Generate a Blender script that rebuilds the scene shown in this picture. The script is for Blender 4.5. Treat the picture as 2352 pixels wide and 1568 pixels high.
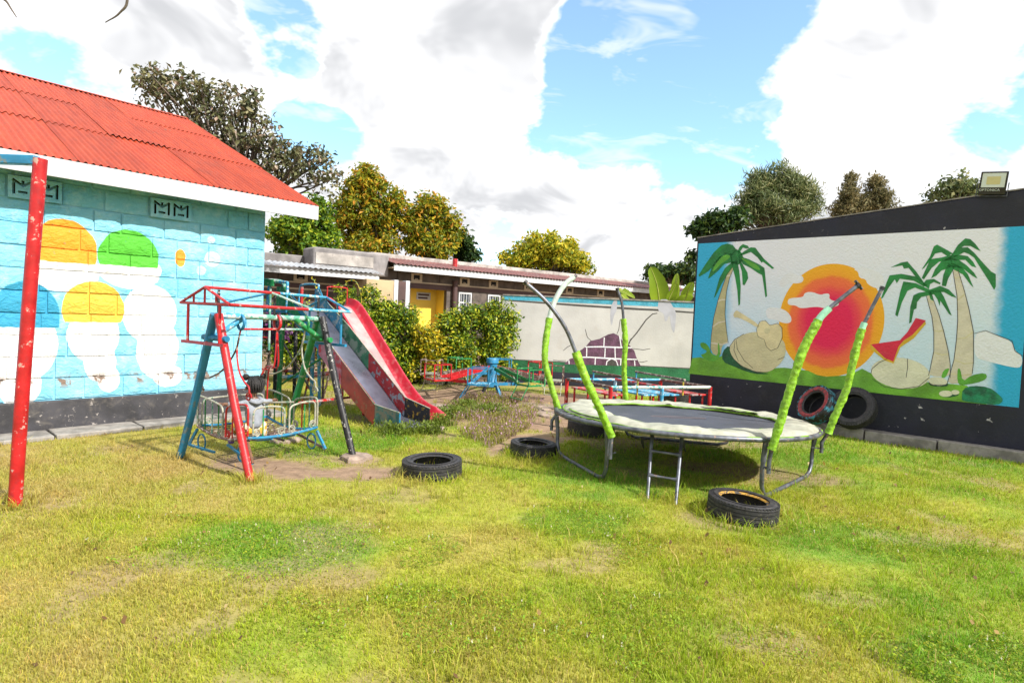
import bpy, math, random
import numpy as np
from mathutils import Vector, Matrix
from mathutils import noise as mn
for o in list(bpy.data.objects): bpy.data.objects.remove(o)
S = bpy.context.scene
COL = S.collection
R = math.radians

# ------------------------------------------------------------------ camera
FPX, CX, CY, EYE = 1365.0, 1176.0, 784.0, 1.65      # measured on a 2352 px wide view of the photograph
PITCH, ROLL = R(2.43), math.atan(.0427)
F = Vector((0, math.cos(PITCH), -math.sin(PITCH)))
R0 = Vector((1, 0, 0)); U0 = Vector((0, math.sin(PITCH), math.cos(PITCH)))
RT = R0*math.cos(ROLL) + U0*math.sin(ROLL); UP = -R0*math.sin(ROLL) + U0*math.cos(ROLL)
CAM = Vector((0, 0, EYE))
cd = bpy.data.cameras.new('camera'); cam = bpy.data.objects.new('camera', cd); COL.objects.link(cam)
cam.matrix_world = Matrix(((RT.x, UP.x, -F.x, 0), (RT.y, UP.y, -F.y, 0), (RT.z, UP.z, -F.z, EYE), (0, 0, 0, 1)))
cd.sensor_width = 36; cd.lens = FPX/2352*36; cd.clip_end = 3000; cd.clip_start = .05
S.camera = cam

# ------------------------------------------------------------------ light
SUNDIR = Vector((.82, -.57, 0)).normalized()
SUNEL = R(41)
sun_vec = Vector((SUNDIR.x*math.cos(SUNEL), SUNDIR.y*math.cos(SUNEL), math.sin(SUNEL)))
ld = bpy.data.lights.new('sun', 'SUN'); ld.energy = 3.75; ld.angle = R(1.2); ld.color = (1, .955, .88)
sun = bpy.data.objects.new('sun', ld); COL.objects.link(sun)
sun.rotation_euler = sun_vec.to_track_quat('Z', 'Y').to_euler()
sun.location = (0, 0, 30)
S.view_settings.view_transform = 'Standard'; S.view_settings.look = 'None'
S.view_settings.gamma = 1; S.view_settings.exposure = 1.05
S.view_settings.use_curve_mapping = False
S.render.engine = 'CYCLES'

def ray(x, y): return F + RT*((x-CX)/FPX) + UP*((CY-y)/FPX)
def G(x, y, z=0.0):
    d = ray(x, y); return CAM + d*((z-EYE)/d.z)
def D(x, y, Y):
    d = ray(x, y); return CAM + d*(Y/d.y)
def onplane(x, y, p0, n):
    d = ray(x, y); return CAM + d*((p0-CAM).dot(n)/d.dot(n))

W = bpy.data.worlds.new('World'); S.world = W; W.use_nodes = True
wt = W.node_tree; wt.nodes.clear()
W.cycles.sampling_method = 'MANUAL'; W.cycles.sample_map_resolution = 512
S.cycles.max_bounces = 4; S.cycles.diffuse_bounces = 2; S.cycles.glossy_bounces = 2; S.cycles.transmission_bounces = 4; S.cycles.transparent_max_bounces = 4; S.cycles.caustics_reflective = False; S.cycles.caustics_refractive = False
class NT:
    """small helper to wire node trees"""
    def __init__(s, t): s.t = t
    def n(s, typ, ins=None, **kw):
        nd = s.t.nodes.new(typ)
        for k, v in kw.items(): setattr(nd, k, v)
        for k, v in (ins or {}).items(): s.set(nd.inputs[k], v)
        return nd
    def set(s, sock, v):
        if isinstance(v, bpy.types.NodeSocket): s.t.links.new(v, sock)
        elif isinstance(v, bpy.types.Node): s.t.links.new(v.outputs[0], sock)
        else:
            if isinstance(v, (tuple, list)) and len(v) == 3 and sock.type == 'RGBA': v = (*v, 1)
            sock.default_value = v
    def m(s, op, a, b=0.0, c=None, clamp=False):
        nd = s.n('ShaderNodeMath', {0: a, 1: b}, operation=op, use_clamp=clamp)
        if c is not None: s.set(nd.inputs[2], c)
        return nd.outputs[0]
    def v(s, op, a, b=(0, 0, 0), out=0):
        nd = s.n('ShaderNodeVectorMath', {0: a}, operation=op)
        if op == 'SCALE': s.set(nd.inputs['Scale'], b)
        elif op not in ('LENGTH', 'NORMALIZE'): s.set(nd.inputs[1], b)
        return nd.outputs['Value'] if op in ('LENGTH', 'DOT_PRODUCT', 'DISTANCE') else nd.outputs[0]
    def mix(s, f, a, b, blend='MIX'):
        nd = s.n('ShaderNodeMix', data_type='RGBA', blend_type=blend)
        s.set(nd.inputs[0], f); s.set(nd.inputs[6], a); s.set(nd.inputs[7], b)
        return nd.outputs[2]
    def noise(s, vec, scale, detail=4, rough=.55, dist=0.0, out=0):
        nd = s.n('ShaderNodeTexNoise', {'Scale': scale, 'Detail': detail, 'Roughness': rough, 'Distortion': dist})
        if vec is not None: s.set(nd.inputs['Vector'], vec)
        return nd.outputs[out]
    def ss(s, x, a, b, lo=0.0, hi=1.0):
        nd = s.n('ShaderNodeMapRange', {0: x, 1: a, 2: b, 3: lo, 4: hi}, interpolation_type='SMOOTHSTEP')
        return nd.outputs[0]
    def ramp(s, f, stops, interp='LINEAR'):
        nd = s.n('ShaderNodeValToRGB', {0: f}); cr = nd.color_ramp; cr.interpolation = interp
        while len(cr.elements) < len(stops): cr.elements.new(.5)
        for e, (p, c) in zip(cr.elements, stops): e.position = p; e.color = (*c, 1)
        return nd.outputs[0]

w = NT(wt)
sky = w.n('ShaderNodeTexSky', sky_type='NISHITA', sun_disc=False, sun_elevation=SUNEL,
          sun_rotation=math.atan2(SUNDIR.x, SUNDIR.y), air_density=1.0, dust_density=.6, ozone_density=1.5, altitude=1800)
dirv = w.n('ShaderNodeTexCoord').outputs['Generated']
dn = w.v('NORMALIZE', dirv)
sx = w.n('ShaderNodeSeparateXYZ', {0: dn})
den = w.m('ADD', w.m('MAXIMUM', sx.outputs[2], 0.0), .42)
cp = w.n('ShaderNodeCombineXYZ', {0: w.m('DIVIDE', sx.outputs[0], den), 1: w.m('DIVIDE', sx.outputs[1], den), 2: 0.0}).outputs[0]
n1 = w.noise(cp, 3.0, 5, .56, .5)
n2 = w.noise(w.v('ADD', cp, (7.3, 2.1, 4)), 11.0, 4, .62)
dens = w.m('MULTIPLY_ADD', n1, 1.9, -.95+.36)
dens = w.m('ADD', dens, w.m('MULTIPLY_ADD', n2, .8, -.40))
# breaks in the cloud cover, as directions
for (gx, gy, rad, amt) in [(1520, -20, 9.0, .60), (1300, 200, 5.5, .52), (1560, 150, 8.5, .60), (1430, 250, 5, .34), (1740, 80, 6, .40), (640, 50, 3.6, .58), (690, 250, 3.8, .40),
                           (780, 320, 2.6, .40), (165, 90, 4, .26), (235, 205, 4, .30), (2000, 150, 4.5, .20), (2270, 190, 3.5, .30), (1680, 335, 3.4, .50), (20, 150, 2.5, .24), (1790, 370, 1.4, .3),
                           (1000, -500, 10, .5), (3000, -500, 12, .5)]:
    g = ray(gx, gy).normalized()
    dp = w.v('DOT_PRODUCT', dn, tuple(g))
    dens = w.m('SUBTRACT', dens, w.m('MULTIPLY', w.ss(dp, math.cos(R(rad*1.6)), math.cos(R(rad*.1))), amt))
for (gx, gy, rad, amt) in [(1130, 60, 8, .35), (2000, 270, 5, .3), (1700, 260, 2.5, .25), (980, 270, 8, .25), (420, 60, 7, .32), (2150, 30, 8, .30), (1850, 30, 4, .2), (60, 20, 6, .25), (1400, 330, 4, .3), (1820, 270, 5, .32), (1480, 260, 2.0, .3), (830, 130, 5, .2), (1250, 90, 4, .3)]:
    g = ray(gx, gy).normalized()
    dp = w.v('DOT_PRODUCT', dn, tuple(g))
    dens = w.m('ADD', dens, w.m('MULTIPLY', w.ss(dp, math.cos(R(rad*1.5)), math.cos(R(rad*.3))), amt))
wisp = w.noise(w.v('MULTIPLY', w.v('ADD', cp, (3.1, 5.5, 0)), (1.0, 2.2, 1.0)), 5.0, 4, .62, .6)
mask = w.m('MULTIPLY', w.ss(dens, -.06, .17), w.m('MULTIPLY_ADD', w.ss(dens, .0, .30), .2, .8))
mask = w.m('MAXIMUM', mask, w.m('MULTIPLY', w.ss(wisp, .48, .72), .55))
mask = w.m('MAXIMUM', mask, .10)
shade = w.noise(w.v('ADD', cp, (1.7, 9.1, 0)), 3.6, 4, .56, .5)
shade = w.m('MULTIPLY', w.ss(shade, .42, .67), w.ss(dens, .10, .36))
ccol = w.mix(shade, (5.5, 5.5, 5.55), (3.15, 3.2, 3.32))
skyc = w.mix(1.0, sky.outputs[0], (1.3, 1.62, 1.5), 'MULTIPLY')
tot = w.mix(mask, skyc, ccol)
bg = w.n('ShaderNodeBackground', {0: tot, 1: .112})
w.n('ShaderNodeOutputWorld', {0: bg.outputs[0]})

# ------------------------------------------------------------------ helpers
rnd = random.Random(11)
ORG = {}
def tag(o, label=None, cat=None, group=None, kind=None):
    if label: o['label'] = label
    if cat: o['category'] = cat
    if group: o['group'] = group
    if kind: o['kind'] = kind
    return o
def thing(name, label, cat, loc=(0, 0, 0), group=None, kind=None):
    o = bpy.data.objects.new(name, None); COL.objects.link(o); o.location = loc; o.empty_display_size = .2
    ORG[o.name] = Vector(loc)
    return tag(o, label, cat, group, kind)
def link(name, me, parent=None, M=None):
    o = bpy.data.objects.new(name, me); COL.objects.link(o)
    og = Vector((0, 0, 0))
    if parent is not None:
        o.parent = parent; og = ORG.get(parent.name, og)
    if M is not None: o.matrix_local = Matrix.Translation(-og) @ M
    ORG[o.name] = og if M is None else og
    return o
def sharp(me, ang=38):
    me.polygons.foreach_set('use_smooth', [True]*len(me.polygons))
    me.set_sharp_from_angle(angle=R(ang))
class MB:
    def __init__(s): s.v = []; s.f = []; s.mi = []; s.cur = 0
    def add(s, vs, fs):
        b = len(s.v); s.v += [tuple(p) for p in vs]
        s.f += [tuple(i+b for i in f) for f in fs]; s.mi += [s.cur]*len(fs); return s
    def box(s, c, size, ax=None, ay=None, az=None):
        c = Vector(c); X = Vector(ax or (1, 0, 0)); Y = Vector(ay or (0, 1, 0)); Z = Vector(az or (0, 0, 1))
        vs = [c + X*(size[0]/2*i) + Y*(size[1]/2*j) + Z*(size[2]/2*k) for k in (-1, 1) for j in (-1, 1) for i in (-1, 1)]
        return s.add(vs, [(0, 2, 3, 1), (4, 5, 7, 6), (0, 1, 5, 4), (2, 6, 7, 3), (0, 4, 6, 2), (1, 3, 7, 5)])
    def bar(s, a, b, w, h, up=(0, 0, 1)):
        a = Vector(a); b = Vector(b); X = (b-a).normalized(); Y = Vector(up).cross(X)
        if Y.length < 1e-4: Y = Vector((0, 1, 0)).cross(X)
        Y.normalize(); Z = X.cross(Y)
        return s.box((a+b)/2, ((b-a).length, w, h), X, Y, Z)
    def tube(s, pts, r, n=8, closed=False, cap=True):
        P = [Vector(p) for p in pts]; N = len(P)
        rs = list(r) if isinstance(r, (list, tuple)) else [r]*N
        T = []
        for i in range(N):
            if closed: t = P[(i+1) % N]-P[i-1]
            else: t = P[min(i+1, N-1)]-P[max(i-1, 0)]
            T.append(t.normalized() if t.length > 1e-9 else Vector((0, 0, 1)))
        a = Vector((0, 0, 1)) if abs(T[0].z) < .9 else Vector((1, 0, 0))
        u = (a - T[0]*a.dot(T[0])).normalized(); vs = []
        for i in range(N):
            u = (u - T[i]*u.dot(T[i])).normalized(); q = T[i].cross(u)
            for k in range(n):
                an = 2*math.pi*k/n; vs.append(P[i] + (u*math.cos(an)+q*math.sin(an))*rs[i])
        fs = []
        for i in range(N if closed else N-1):
            j = (i+1) % N
            for k in range(n): fs.append((i*n+k, i*n+(k+1) % n, j*n+(k+1) % n, j*n+k))
        if cap and not closed: fs += [tuple(range(n-1, -1, -1)), tuple((N-1)*n+k for k in range(n))]
        return s.add(vs, fs)
    def lathe(s, prof, n=24, c=(0, 0, 0)):
        c = Vector(c); m = len(prof)
        vs = [c+Vector((r*math.cos(2*math.pi*k/n), r*math.sin(2*math.pi*k/n), z)) for k in range(n) for r, z in prof]
        fs = [(k*m+i, ((k+1) % n)*m+i, ((k+1) % n)*m+i+1, k*m+i+1) for k in range(n) for i in range(m-1)]
        return s.add(vs, fs)
    def mesh(s, name, mats, og=(0, 0, 0), smooth=38):
        me = bpy.data.meshes.new(name); og = Vector(og)
        me.from_pydata([tuple(Vector(p)-og) for p in s.v], [], s.f)
        for m in (mats if isinstance(mats, (list, tuple)) else [mats]): me.materials.append(m)
        me.polygons.foreach_set('material_index', s.mi)
        if smooth: sharp(me, smooth)
        me.update(); return me
    def build(s, name, mats, parent=None, smooth=38, bevel=0, label=None, kind=None):
        og = ORG.get(parent.name, Vector((0, 0, 0))) if parent is not None else Vector((0, 0, 0))
        o = link(name, s.mesh(name, mats, og, smooth), parent)
        if bevel:
            b = o.modifiers.new('bevel', 'BEVEL'); b.width = bevel; b.segments = 2; b.limit_method = 'ANGLE'
        if label: o['label'] = label
        if kind: o['kind'] = kind
        return o
def spline(pts, n=8):
    P = [Vector(p) for p in pts]; P = [P[0]*2-P[1]] + P + [P[-1]*2-P[-2]]; out = []
    for i in range(1, len(P)-2):
        for k in range(n):
            t = k/n; a, b, c, d = P[i-1], P[i], P[i+1], P[i+2]
            out.append(.5*((2*b)+(c-a)*t+(2*a-5*b+4*c-d)*t*t+(3*b-a-3*c+d)*t**3))
    out.append(P[-2]); return out

# ------------------------------------------------------------------ materials
def mat(name, col, rough=.6, metal=0.0, var=.18, scale=5.0, bump=0.0, bscale=60.0, chip=None, chipamt=.35, chipscale=14.0, dirt=None, dirtamt=.3, spec=.5, col2=None, detail=5):
    m = bpy.data.materials.new(name); m.use_nodes = True; t = NT(m.node_tree)
    b = m.node_tree.nodes['Principled BSDF']
    pos = t.n('ShaderNodeNewGeometry').outputs['Position']
    n = t.noise(pos, scale, detail)
    dark = tuple(c*(1-var*1.6) for c in col) if col2 is None else col2
    c = t.mix(t.ss(n, .3, .7), dark, tuple(min(1, x*(1+var*.35)) for x in col))
    rr = t.m('MULTIPLY_ADD', n, .3, rough-.15, clamp=True)
    if dirt:
        dn_ = t.noise(pos, scale*2.7, 6, .65, .5)
        c = t.mix(t.m('MULTIPLY', t.ss(dn_, .5, .75), dirtamt), c, dirt)
    if chip:
        cn = t.noise(pos, chipscale, 8, .68)
        cm = t.ss(cn, .62-chipamt*.25, .66-chipamt*.25)
        c = t.mix(cm, c, chip); rr = t.m('MAXIMUM', rr, t.m('MULTIPLY', cm, .8))
    t.set(b.inputs['Base Color'], c); t.set(b.inputs['Roughness'], rr)
    b.inputs['Metallic'].default_value = metal
    b.inputs['Specular IOR Level'].default_value = spec
    if bump:
        h = t.noise(pos, bscale, 5, .6)
        t.set(b.inputs['Normal'], t.n('ShaderNodeBump', {'Height': h, 'Strength': min(1, bump), 'Distance': .01*max(1, bump)}))
    return m
RUST = (.16, .07, .035)
M = {}
M['red'] = mat('red_paint', (.46, .012, .016), .38, var=.22, scale=7, chip=(.42, .28, .24), chipamt=.12, bump=.12, dirt=(.2, .02, .03), dirtamt=.5)
M['red_worn'] = mat('worn_red_paint', (.50, .022, .022), .5, var=.25, scale=9, chip=(.30, .24, .24), chipamt=.45, chipscale=11, bump=.15)
M['blue'] = mat('blue_paint', (.018, .21, .40), .42, var=.25, scale=7, chip=(.12, .17, .19), chipamt=.2, bump=.12, dirt=(.03, .1, .16), dirtamt=.5)
M['blue_light'] = mat('light_blue_paint', (.05, .33, .55), .45, var=.2, scale=7, chip=(.45, .5, .5), chipamt=.35, bump=.12)
M['teal'] = mat('teal_worn_paint', (.05, .30, .30), .5, var=.3, scale=12, chip=(.42, .48, .44), chipamt=.75, chipscale=9, bump=.15)
M['pale'] = mat('pale_worn_paint', (.42, .52, .48), .5, var=.25, scale=14, chip=(.08, .27, .2), chipamt=.5, chipscale=12, bump=.12)
M['green'] = mat('green_paint', (.015, .22, .06), .42, var=.25, scale=7, chip=(.25, .3, .2), chipamt=.2, bump=.12)
M['black'] = mat('black_paint', (.016, .015, .018), .5, var=.4, scale=9, chip=(.5, .48, .45), chipamt=.1, chipscale=26, bump=.12)
M['brown'] = mat('brown_worn_paint', (.13, .075, .06), .6, var=.3, scale=12, chip=(.35, .3, .26), chipamt=.35, chipscale=18, bump=.2)
M['cream_rod'] = mat('bare_worn_rod', (.42, .40, .32), .5, var=.35, scale=16, chip=(.12, .20, .14), chipamt=.3, chipscale=16, bump=.1)
M['yellow'] = mat('yellow_paint', (.55, .40, .04), .5, var=.3, scale=10, chip=(.1, .25, .1), chipamt=.4)
M['steel'] = mat('galvanised_tube', (.15, .16, .19), .45, metal=.5, var=.35, scale=11, chip=(.28, .2, .17), chipamt=.12, chipscale=20, bump=.06)
M['chute'] = mat('polished_chute_sheet', (.27, .28, .37), .30, metal=.75, var=.2, scale=3, dirt=(.28, .24, .26), dirtamt=.5, bump=.05)
M['rusty'] = mat('rusty_steel', RUST, .8, var=.4, scale=20, bump=.3)
M['lime'] = mat('lime_fabric', (.23, .47, .012), .5, var=.28, scale=22, dirt=(.40, .50, .16), dirtamt=.6, bump=.8, bscale=40)
M['mint'] = mat('mint_foam', (.30, .62, .44), .8, var=.2, scale=14, bump=.3)
M['foam'] = mat('faded_foam_sleeve', (.55, .64, .58), .8, var=.2, scale=14, bump=.3)
M['pad'] = mat('faded_pad_vinyl', (.40, .40, .32), .6, var=.2, scale=7, dirt=(.25, .27, .15), dirtamt=.55, bump=.25, bscale=45)
M['padgreen'] = mat('lime_pad_edge', (.17, .33, .02), .55, var=.25, scale=14, bump=.2)
M['mat'] = mat('woven_trampoline_mat', (.050, .055, .075), .62, var=.2, scale=3, dirt=(.12, .12, .13), dirtamt=.35, bump=.15, bscale=300)
M['rubber'] = mat('tyre_rubber', (.028, .027, .030), .62, var=.35, scale=14, dirt=(.13, .11, .095), dirtamt=.55, bump=.25, bscale=80)
M['concrete'] = mat('concrete', (.30, .275, .25), .85, var=.3, scale=6, dirt=(.14, .12, .1), dirtamt=.6, bump=.5, bscale=45)
M['concrete_pad'] = mat('footing_concrete', (.33, .25, .20), .9, var=.3, scale=9, dirt=(.2, .13, .08), dirtamt=.6, bump=.6, bscale=40)
M['white_paint'] = mat('white_fascia_paint', (.52, .53, .55), .5, var=.10, scale=3, dirt=(.40, .39, .37), dirtamt=.5, bump=.08)
M['plinth'] = mat('black_plinth_paint', (.050, .048, .055), .75, var=.35, scale=3, chip=(.3, .27, .25), chipamt=.02, dirt=(.13, .115, .1), dirtamt=.7, bump=.35, bscale=30)
M['dark'] = mat('opening_shade', (.012, .011, .012), .9, var=.2)  # near-black colour standing in for the shade inside vent openings
M['wood'] = mat('weathered_timber', (.22, .17, .12), .8, var=.3, scale=12, bump=.3)

# ================================================================== GROUND
def vnoise(x, y, s, seed=0):
    """value noise on numpy arrays"""
    x = np.asarray(x, float)*s+seed*17.13; y = np.asarray(y, float)*s+seed*9.71
    xi = np.floor(x).astype(np.int64); yi = np.floor(y).astype(np.int64); fx = x-xi; fy = y-yi
    fx = fx*fx*(3-2*fx); fy = fy*fy*(3-2*fy)
    def h(a, b):
        n = (a*374761393 + b*668265263 + seed*1442695) & 0x7fffffff
        n = ((n ^ (n >> 13))*1274126177) & 0x7fffffff
        return ((n ^ (n >> 16)) & 0xffff)/65535.
    return (h(xi, yi)*(1-fx)+h(xi+1, yi)*fx)*(1-fy)+(h(xi, yi+1)*(1-fx)+h(xi+1, yi+1)*fx)*fy
def fbm(x, y, s, seed=0, o=4):
    t = 0; a = .5; k = 0
    for i in range(o): t = t+a*vnoise(x, y, s*2**i, seed+i); k += a; a *= .5
    return t/k
def sst(a, b, x): t = np.clip((x-a)/(b-a), 0, 1); return t*t*(3-2*t)
def ell(x, y, cx, cy, rx, ry, rot=0.0):
    c, s = math.cos(rot), math.sin(rot); dx = x-cx; dy = y-cy
    return np.sqrt(((dx*c+dy*s)/rx)**2+((-dx*s+dy*c)/ry)**2)
def bare(x, y):
    """share of bare soil at a ground point, 0..1"""
    wv = (fbm(x, y, 1.1, 3)-.5)*1.1+(fbm(x, y, 4.5, 5)-.5)*.7
    def blob(cx, cy, rx, ry, rot=0., k=1.): return k*sst(1.25, .7, ell(x, y, cx, cy, rx, ry, rot)+wv)
    d = blob(-2.45, 6.15, .95, .42, -.45)
    for a in [(-1.55, 5.95, .55, .3, .2, 1), (-1.7, 6.5, .3, .25, 0, .8), (.35, 7.9, .55, 1.0, -.3, 1), (.6, 9.4, 1.7, 1.2, .2, 1), (-.2, 11.6, 2.9, 2.0, 0, 1), (2.6, 10.6, 2.3, 1.5, 0, 1),
              (2.55, 6.75, .8, .35, -.2, .75), (3.35, 6.45, .4, .3, 0, .75), (1.85, 4.95, .5, .25, 0, .6), (2.9, 8.3, 1.2, .4, 0, .7), (-1.9, 8.8, .8, .3, -.6, .7), (-.95, 8.0, .25, .2, 0, .8),
              (-3.75, 4.55, .3, .25, 0, .35), (-.9, 5.2, .4, .2, 0, .4), (-2.9, 10.6, 1.0, .6, 0, .6), (1.4, 8.0, .5, .5, 0, .7), (.45, 3.9, .3, .12, 0, .55), (-2.3, 3.5, .28, .12, 0, .5), (2.1, 3.6, .25, .1, 0, .5)]:
        d = np.maximum(d, blob(*a))
    d = np.maximum(d, sst(13.2, 15, y+wv*1.5))
    d = np.maximum(d, .55*sst(.575, .72, fbm(x, y, 1.7, 21)))
    return np.clip(d, 0, 1)
def lush(x, y):
    """0 dry straw .. 1 fresh green"""
    g = fbm(x, y, .55, 31)*.55+fbm(x, y, 2.2, 33)*.45
    g = g+.035+.05*x*.35
    for cx, cy, rx, ry, k in [(-1.6, 4.05, 1.1, .5, .34), (.65, 4.9, .5, .8, .25), (1.3, 6.2, 1.2, .8, .3), (1.0, 3.6, 1.6, .5, .1), (3.0, 4.6, .8, .5, .18), (-2.8, 7.9, .9, .8, .2), (-1.9, 7.6, .7, .6, .25), (3.5, 8.4, 1.5, .8, .15), (-1.0, 2.9, .6, .3, .12), (2.6, 2.9, .6, .3, .45), (-2.4, 6.8, .6, .3, .25)]:
        g = g+k*sst(1.2, .6, ell(x, y, cx, cy, rx, ry)+(fbm(x, y, 2.5, 40)-.5)*.8)
    g = g-.26*sst(-.9, -2.8, x+.25*(y-3))
    return np.clip(g, 0, 1)
STRAW = np.array((.46, .35, .11)); YGREEN = np.array((.37, .42, .028)); FRESH = np.array((.18, .35, .022)); SOIL = np.array((.27, .185, .125))
def grass_col(x, y):
    l = lush(x, y)[:, None]
    a = np.clip(l*2.2-.15, 0, 1); b = np.clip((l-.50)*3.2, 0, 1)
    return (STRAW*(1-a)+YGREEN*a)*(1-b)+FRESH*b
def axis(lo, hi, step, far):
    a = list(np.arange(lo, hi+1e-6, step)); s = step; x = hi
    while x < far: s *= 1.35; x += s; a.append(x)
    s = step; x = lo
    while x > -far: s *= 1.35; x -= s; a.insert(0, x)
    return np.array(a)
gx = axis(-7, 9, .1, 600); gy = axis(1.0, 16, .1, 600)
XX, YY = np.meshgrid(gx, gy); nx, ny = len(gx), len(gy)
co = np.stack([XX.ravel(), YY.ravel(), np.zeros(nx*ny)], 1)
inner = (np.abs(XX.ravel()-1) < 9) & (YY.ravel() > .5) & (YY.ravel() < 17)
co[:, 2] = np.where(inner, (fbm(co[:, 0], co[:, 1], 1.3, 8)-.5)*.03-.012*bare(co[:, 0], co[:, 1]), -.02)
idx = np.arange(nx*ny).reshape(ny, nx)
quads = np.stack([idx[:-1, :-1].ravel(), idx[:-1, 1:].ravel(), idx[1:, 1:].ravel(), idx[1:, :-1].ravel()], 1)
def np_mesh(name, verts, faces, mats, colors=None, smooth=True):
    me = bpy.data.meshes.new(name); k = faces.shape[1]
    me.vertices.add(len(verts)); me.vertices.foreach_set('co', np.ascontiguousarray(verts, np.float32).ravel())
    me.loops.add(faces.size); me.loops.foreach_set('vertex_index', faces.ravel().astype(np.int32))
    me.polygons.add(len(faces)); me.polygons.foreach_set('loop_start', np.arange(0, faces.size, k, dtype=np.int32))
    try: me.polygons.foreach_set('loop_total', np.full(len(faces), k, np.int32))
    except Exception: pass
    me.polygons.foreach_set('use_smooth', np.full(len(faces), smooth))
    if colors is not None:
        a = me.color_attributes.new('Col', 'FLOAT_COLOR', 'POINT')
        a.data.foreach_set('color', np.concatenate([colors, np.ones((len(colors), 1))], 1).astype(np.float32).ravel())
    for m in mats: me.materials.append(m)
    me.update(calc_edges=True); me.validate(); return me
bd = bare(co[:, 0], co[:, 1])[:, None]
under = grass_col(co[:, 0], co[:, 1])*.68+SOIL*.18
gcol = under*(1-bd)+SOIL*bd
gm = bpy.data.materials.new('soil_and_turf'); gm.use_nodes = True; t = NT(gm.node_tree); b = gm.node_tree.nodes['Principled BSDF']
pos = t.n('ShaderNodeNewGeometry').outputs['Position']
att = t.n('ShaderNodeVertexColor', layer_name='Col').outputs[0]
nn = t.noise(pos, 9, 8, .68); nf = t.noise(pos, 55, 6, .7)
c = t.mix(1.0, att, t.ramp(nn, [(.25, (.55, .52, .5)), (.55, (1, 1, 1)), (.8, (1.35, 1.3, 1.25))]), 'MULTIPLY')
c = t.mix(t.m('MULTIPLY', t.ss(nf, .56, .72), .55), c, (.34, .27, .20))
t.set(b.inputs['Base Color'], c); b.inputs['Roughness'].default_value = .95; b.inputs['Specular IOR Level'].default_value = .15
hh = t.m('ADD', t.m('MULTIPLY', nn, .6), t.m('MULTIPLY', nf, .4))
t.set(b.inputs['Normal'], t.n('ShaderNodeBump', {'Height': hh, 'Strength': .8, 'Distance': .02}))
gme = np_mesh('ground', co, quads, [gm], gcol)
ground = link('ground', gme); tag(ground, 'lawn and bare brown soil of the playground', 'ground', kind='structure')

# ------------------------------------------------------------------ grass blades
lm = bpy.data.materials.new('grass_blades'); lm.use_nodes = True; t = NT(lm.node_tree); b = lm.node_tree.nodes['Principled BSDF']
att = t.n('ShaderNodeVertexColor', layer_name='Col').outputs[0]
t.set(b.inputs['Base Color'], att); b.inputs['Roughness'].default_value = .55; b.inputs['Specular IOR Level'].default_value = .3
tr = t.n('ShaderNodeBsdfTranslucent'); t.set(tr.inputs[0], t.mix(1.0, att, (1.1, 1.15, .7), 'MULTIPLY'))
ms = t.n('ShaderNodeMixShader', {0: .42}); t.set(ms.inputs[1], b.outputs[0]); t.set(ms.inputs[2], tr.outputs[0])
t.set(lm.node_tree.nodes['Material Output'].inputs[0], ms.outputs[0])
rng = np.random.default_rng(5)
WLD = Vector((.66, .75, 0)).normalized(); WLN = Vector((WLD.y, -WLD.x, 0)); WL0 = Vector((-3.83, 9.13, 0))      # blue house: wall line, outward normal, near corner
WRD = Vector((.738, -.675, 0)).normalized(); WRN = Vector((WRD.y, -WRD.x, 0)); WR0 = Vector((3.40, 11.27, 0))   # mural house: wall line; WRN points to the camera side
def scatter(n, y0, y1, power):
    """points on the ground inside the field of view"""
    u = rng.random(n); y = (y0**power+u*(y1**power-y0**power))**(1/power)
    x = (rng.random(n)*2-1)*(y*.93+1.9)
    k = ((x-WL0.x)*WLN.x+(y-WL0.y)*WLN.y > .50) | ((x-WL0.x)*WLD.x+(y-WL0.y)*WLD.y > .2)
    k &= ((x-WR0.x)*WRN.x+(y-WR0.y)*WRN.y > .33) | ((x-WR0.x)*WRD.x+(y-WR0.y)*WRD.y < -.3)
    return x[k], y[k]
def blades(x, y, h, wd, lean, col, segs):
    n = len(x); a = rng.random(n)*2*math.pi; la = rng.random(n)*2*math.pi
    dx, dy = np.cos(a)*wd/2, np.sin(a)*wd/2
    lx, ly = np.cos(la)*lean*h, np.sin(la)*lean*h; z = np.full(n, -.006)
    zt = h*np.sqrt(np.clip(1-lean**2*.6, .1, 1))
    if segs == 1:
        V = np.stack([np.stack([x-dx, y-dy, z], 1), np.stack([x+dx, y+dy, z], 1), np.stack([x+lx, y+ly, zt], 1)], 1)
        fc = np.arange(n)[:, None]*3+np.array([[0, 1, 2]])
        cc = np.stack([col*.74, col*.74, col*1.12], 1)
        return V.reshape(-1, 3), fc, cc.reshape(-1, 3)
    mx, my, mz = x+lx*.3, y+ly*.3, zt*.6
    V = np.stack([np.stack([x-dx, y-dy, z], 1), np.stack([x+dx, y+dy, z], 1), np.stack([mx-dx*.8, my-dy*.8, mz], 1), np.stack([mx+dx*.8, my+dy*.8, mz], 1), np.stack([x+lx, y+ly, zt], 1)], 1)
    fc = (np.arange(n)[:, None, None]*5+np.array([[[0, 1, 3], [0, 3, 2], [2, 3, 4]]])).reshape(-1, 3)
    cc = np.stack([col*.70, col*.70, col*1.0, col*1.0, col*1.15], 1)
    return V.reshape(-1, 3), fc, cc.reshape(-1, 3)
def bladecol(x, y):
    n = len(x); c = grass_col(x, y)*(.72+.6*rng.random((n, 1)))
    st = rng.random(n) < .16; c[st] = (STRAW*1.1)*(.7+.5*rng.random((st.sum(), 1)))
    c *= np.stack([.9+.2*rng.random(n), np.ones(n), .8+.5*rng.random(n)], 1)
    return c
parts = []
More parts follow.
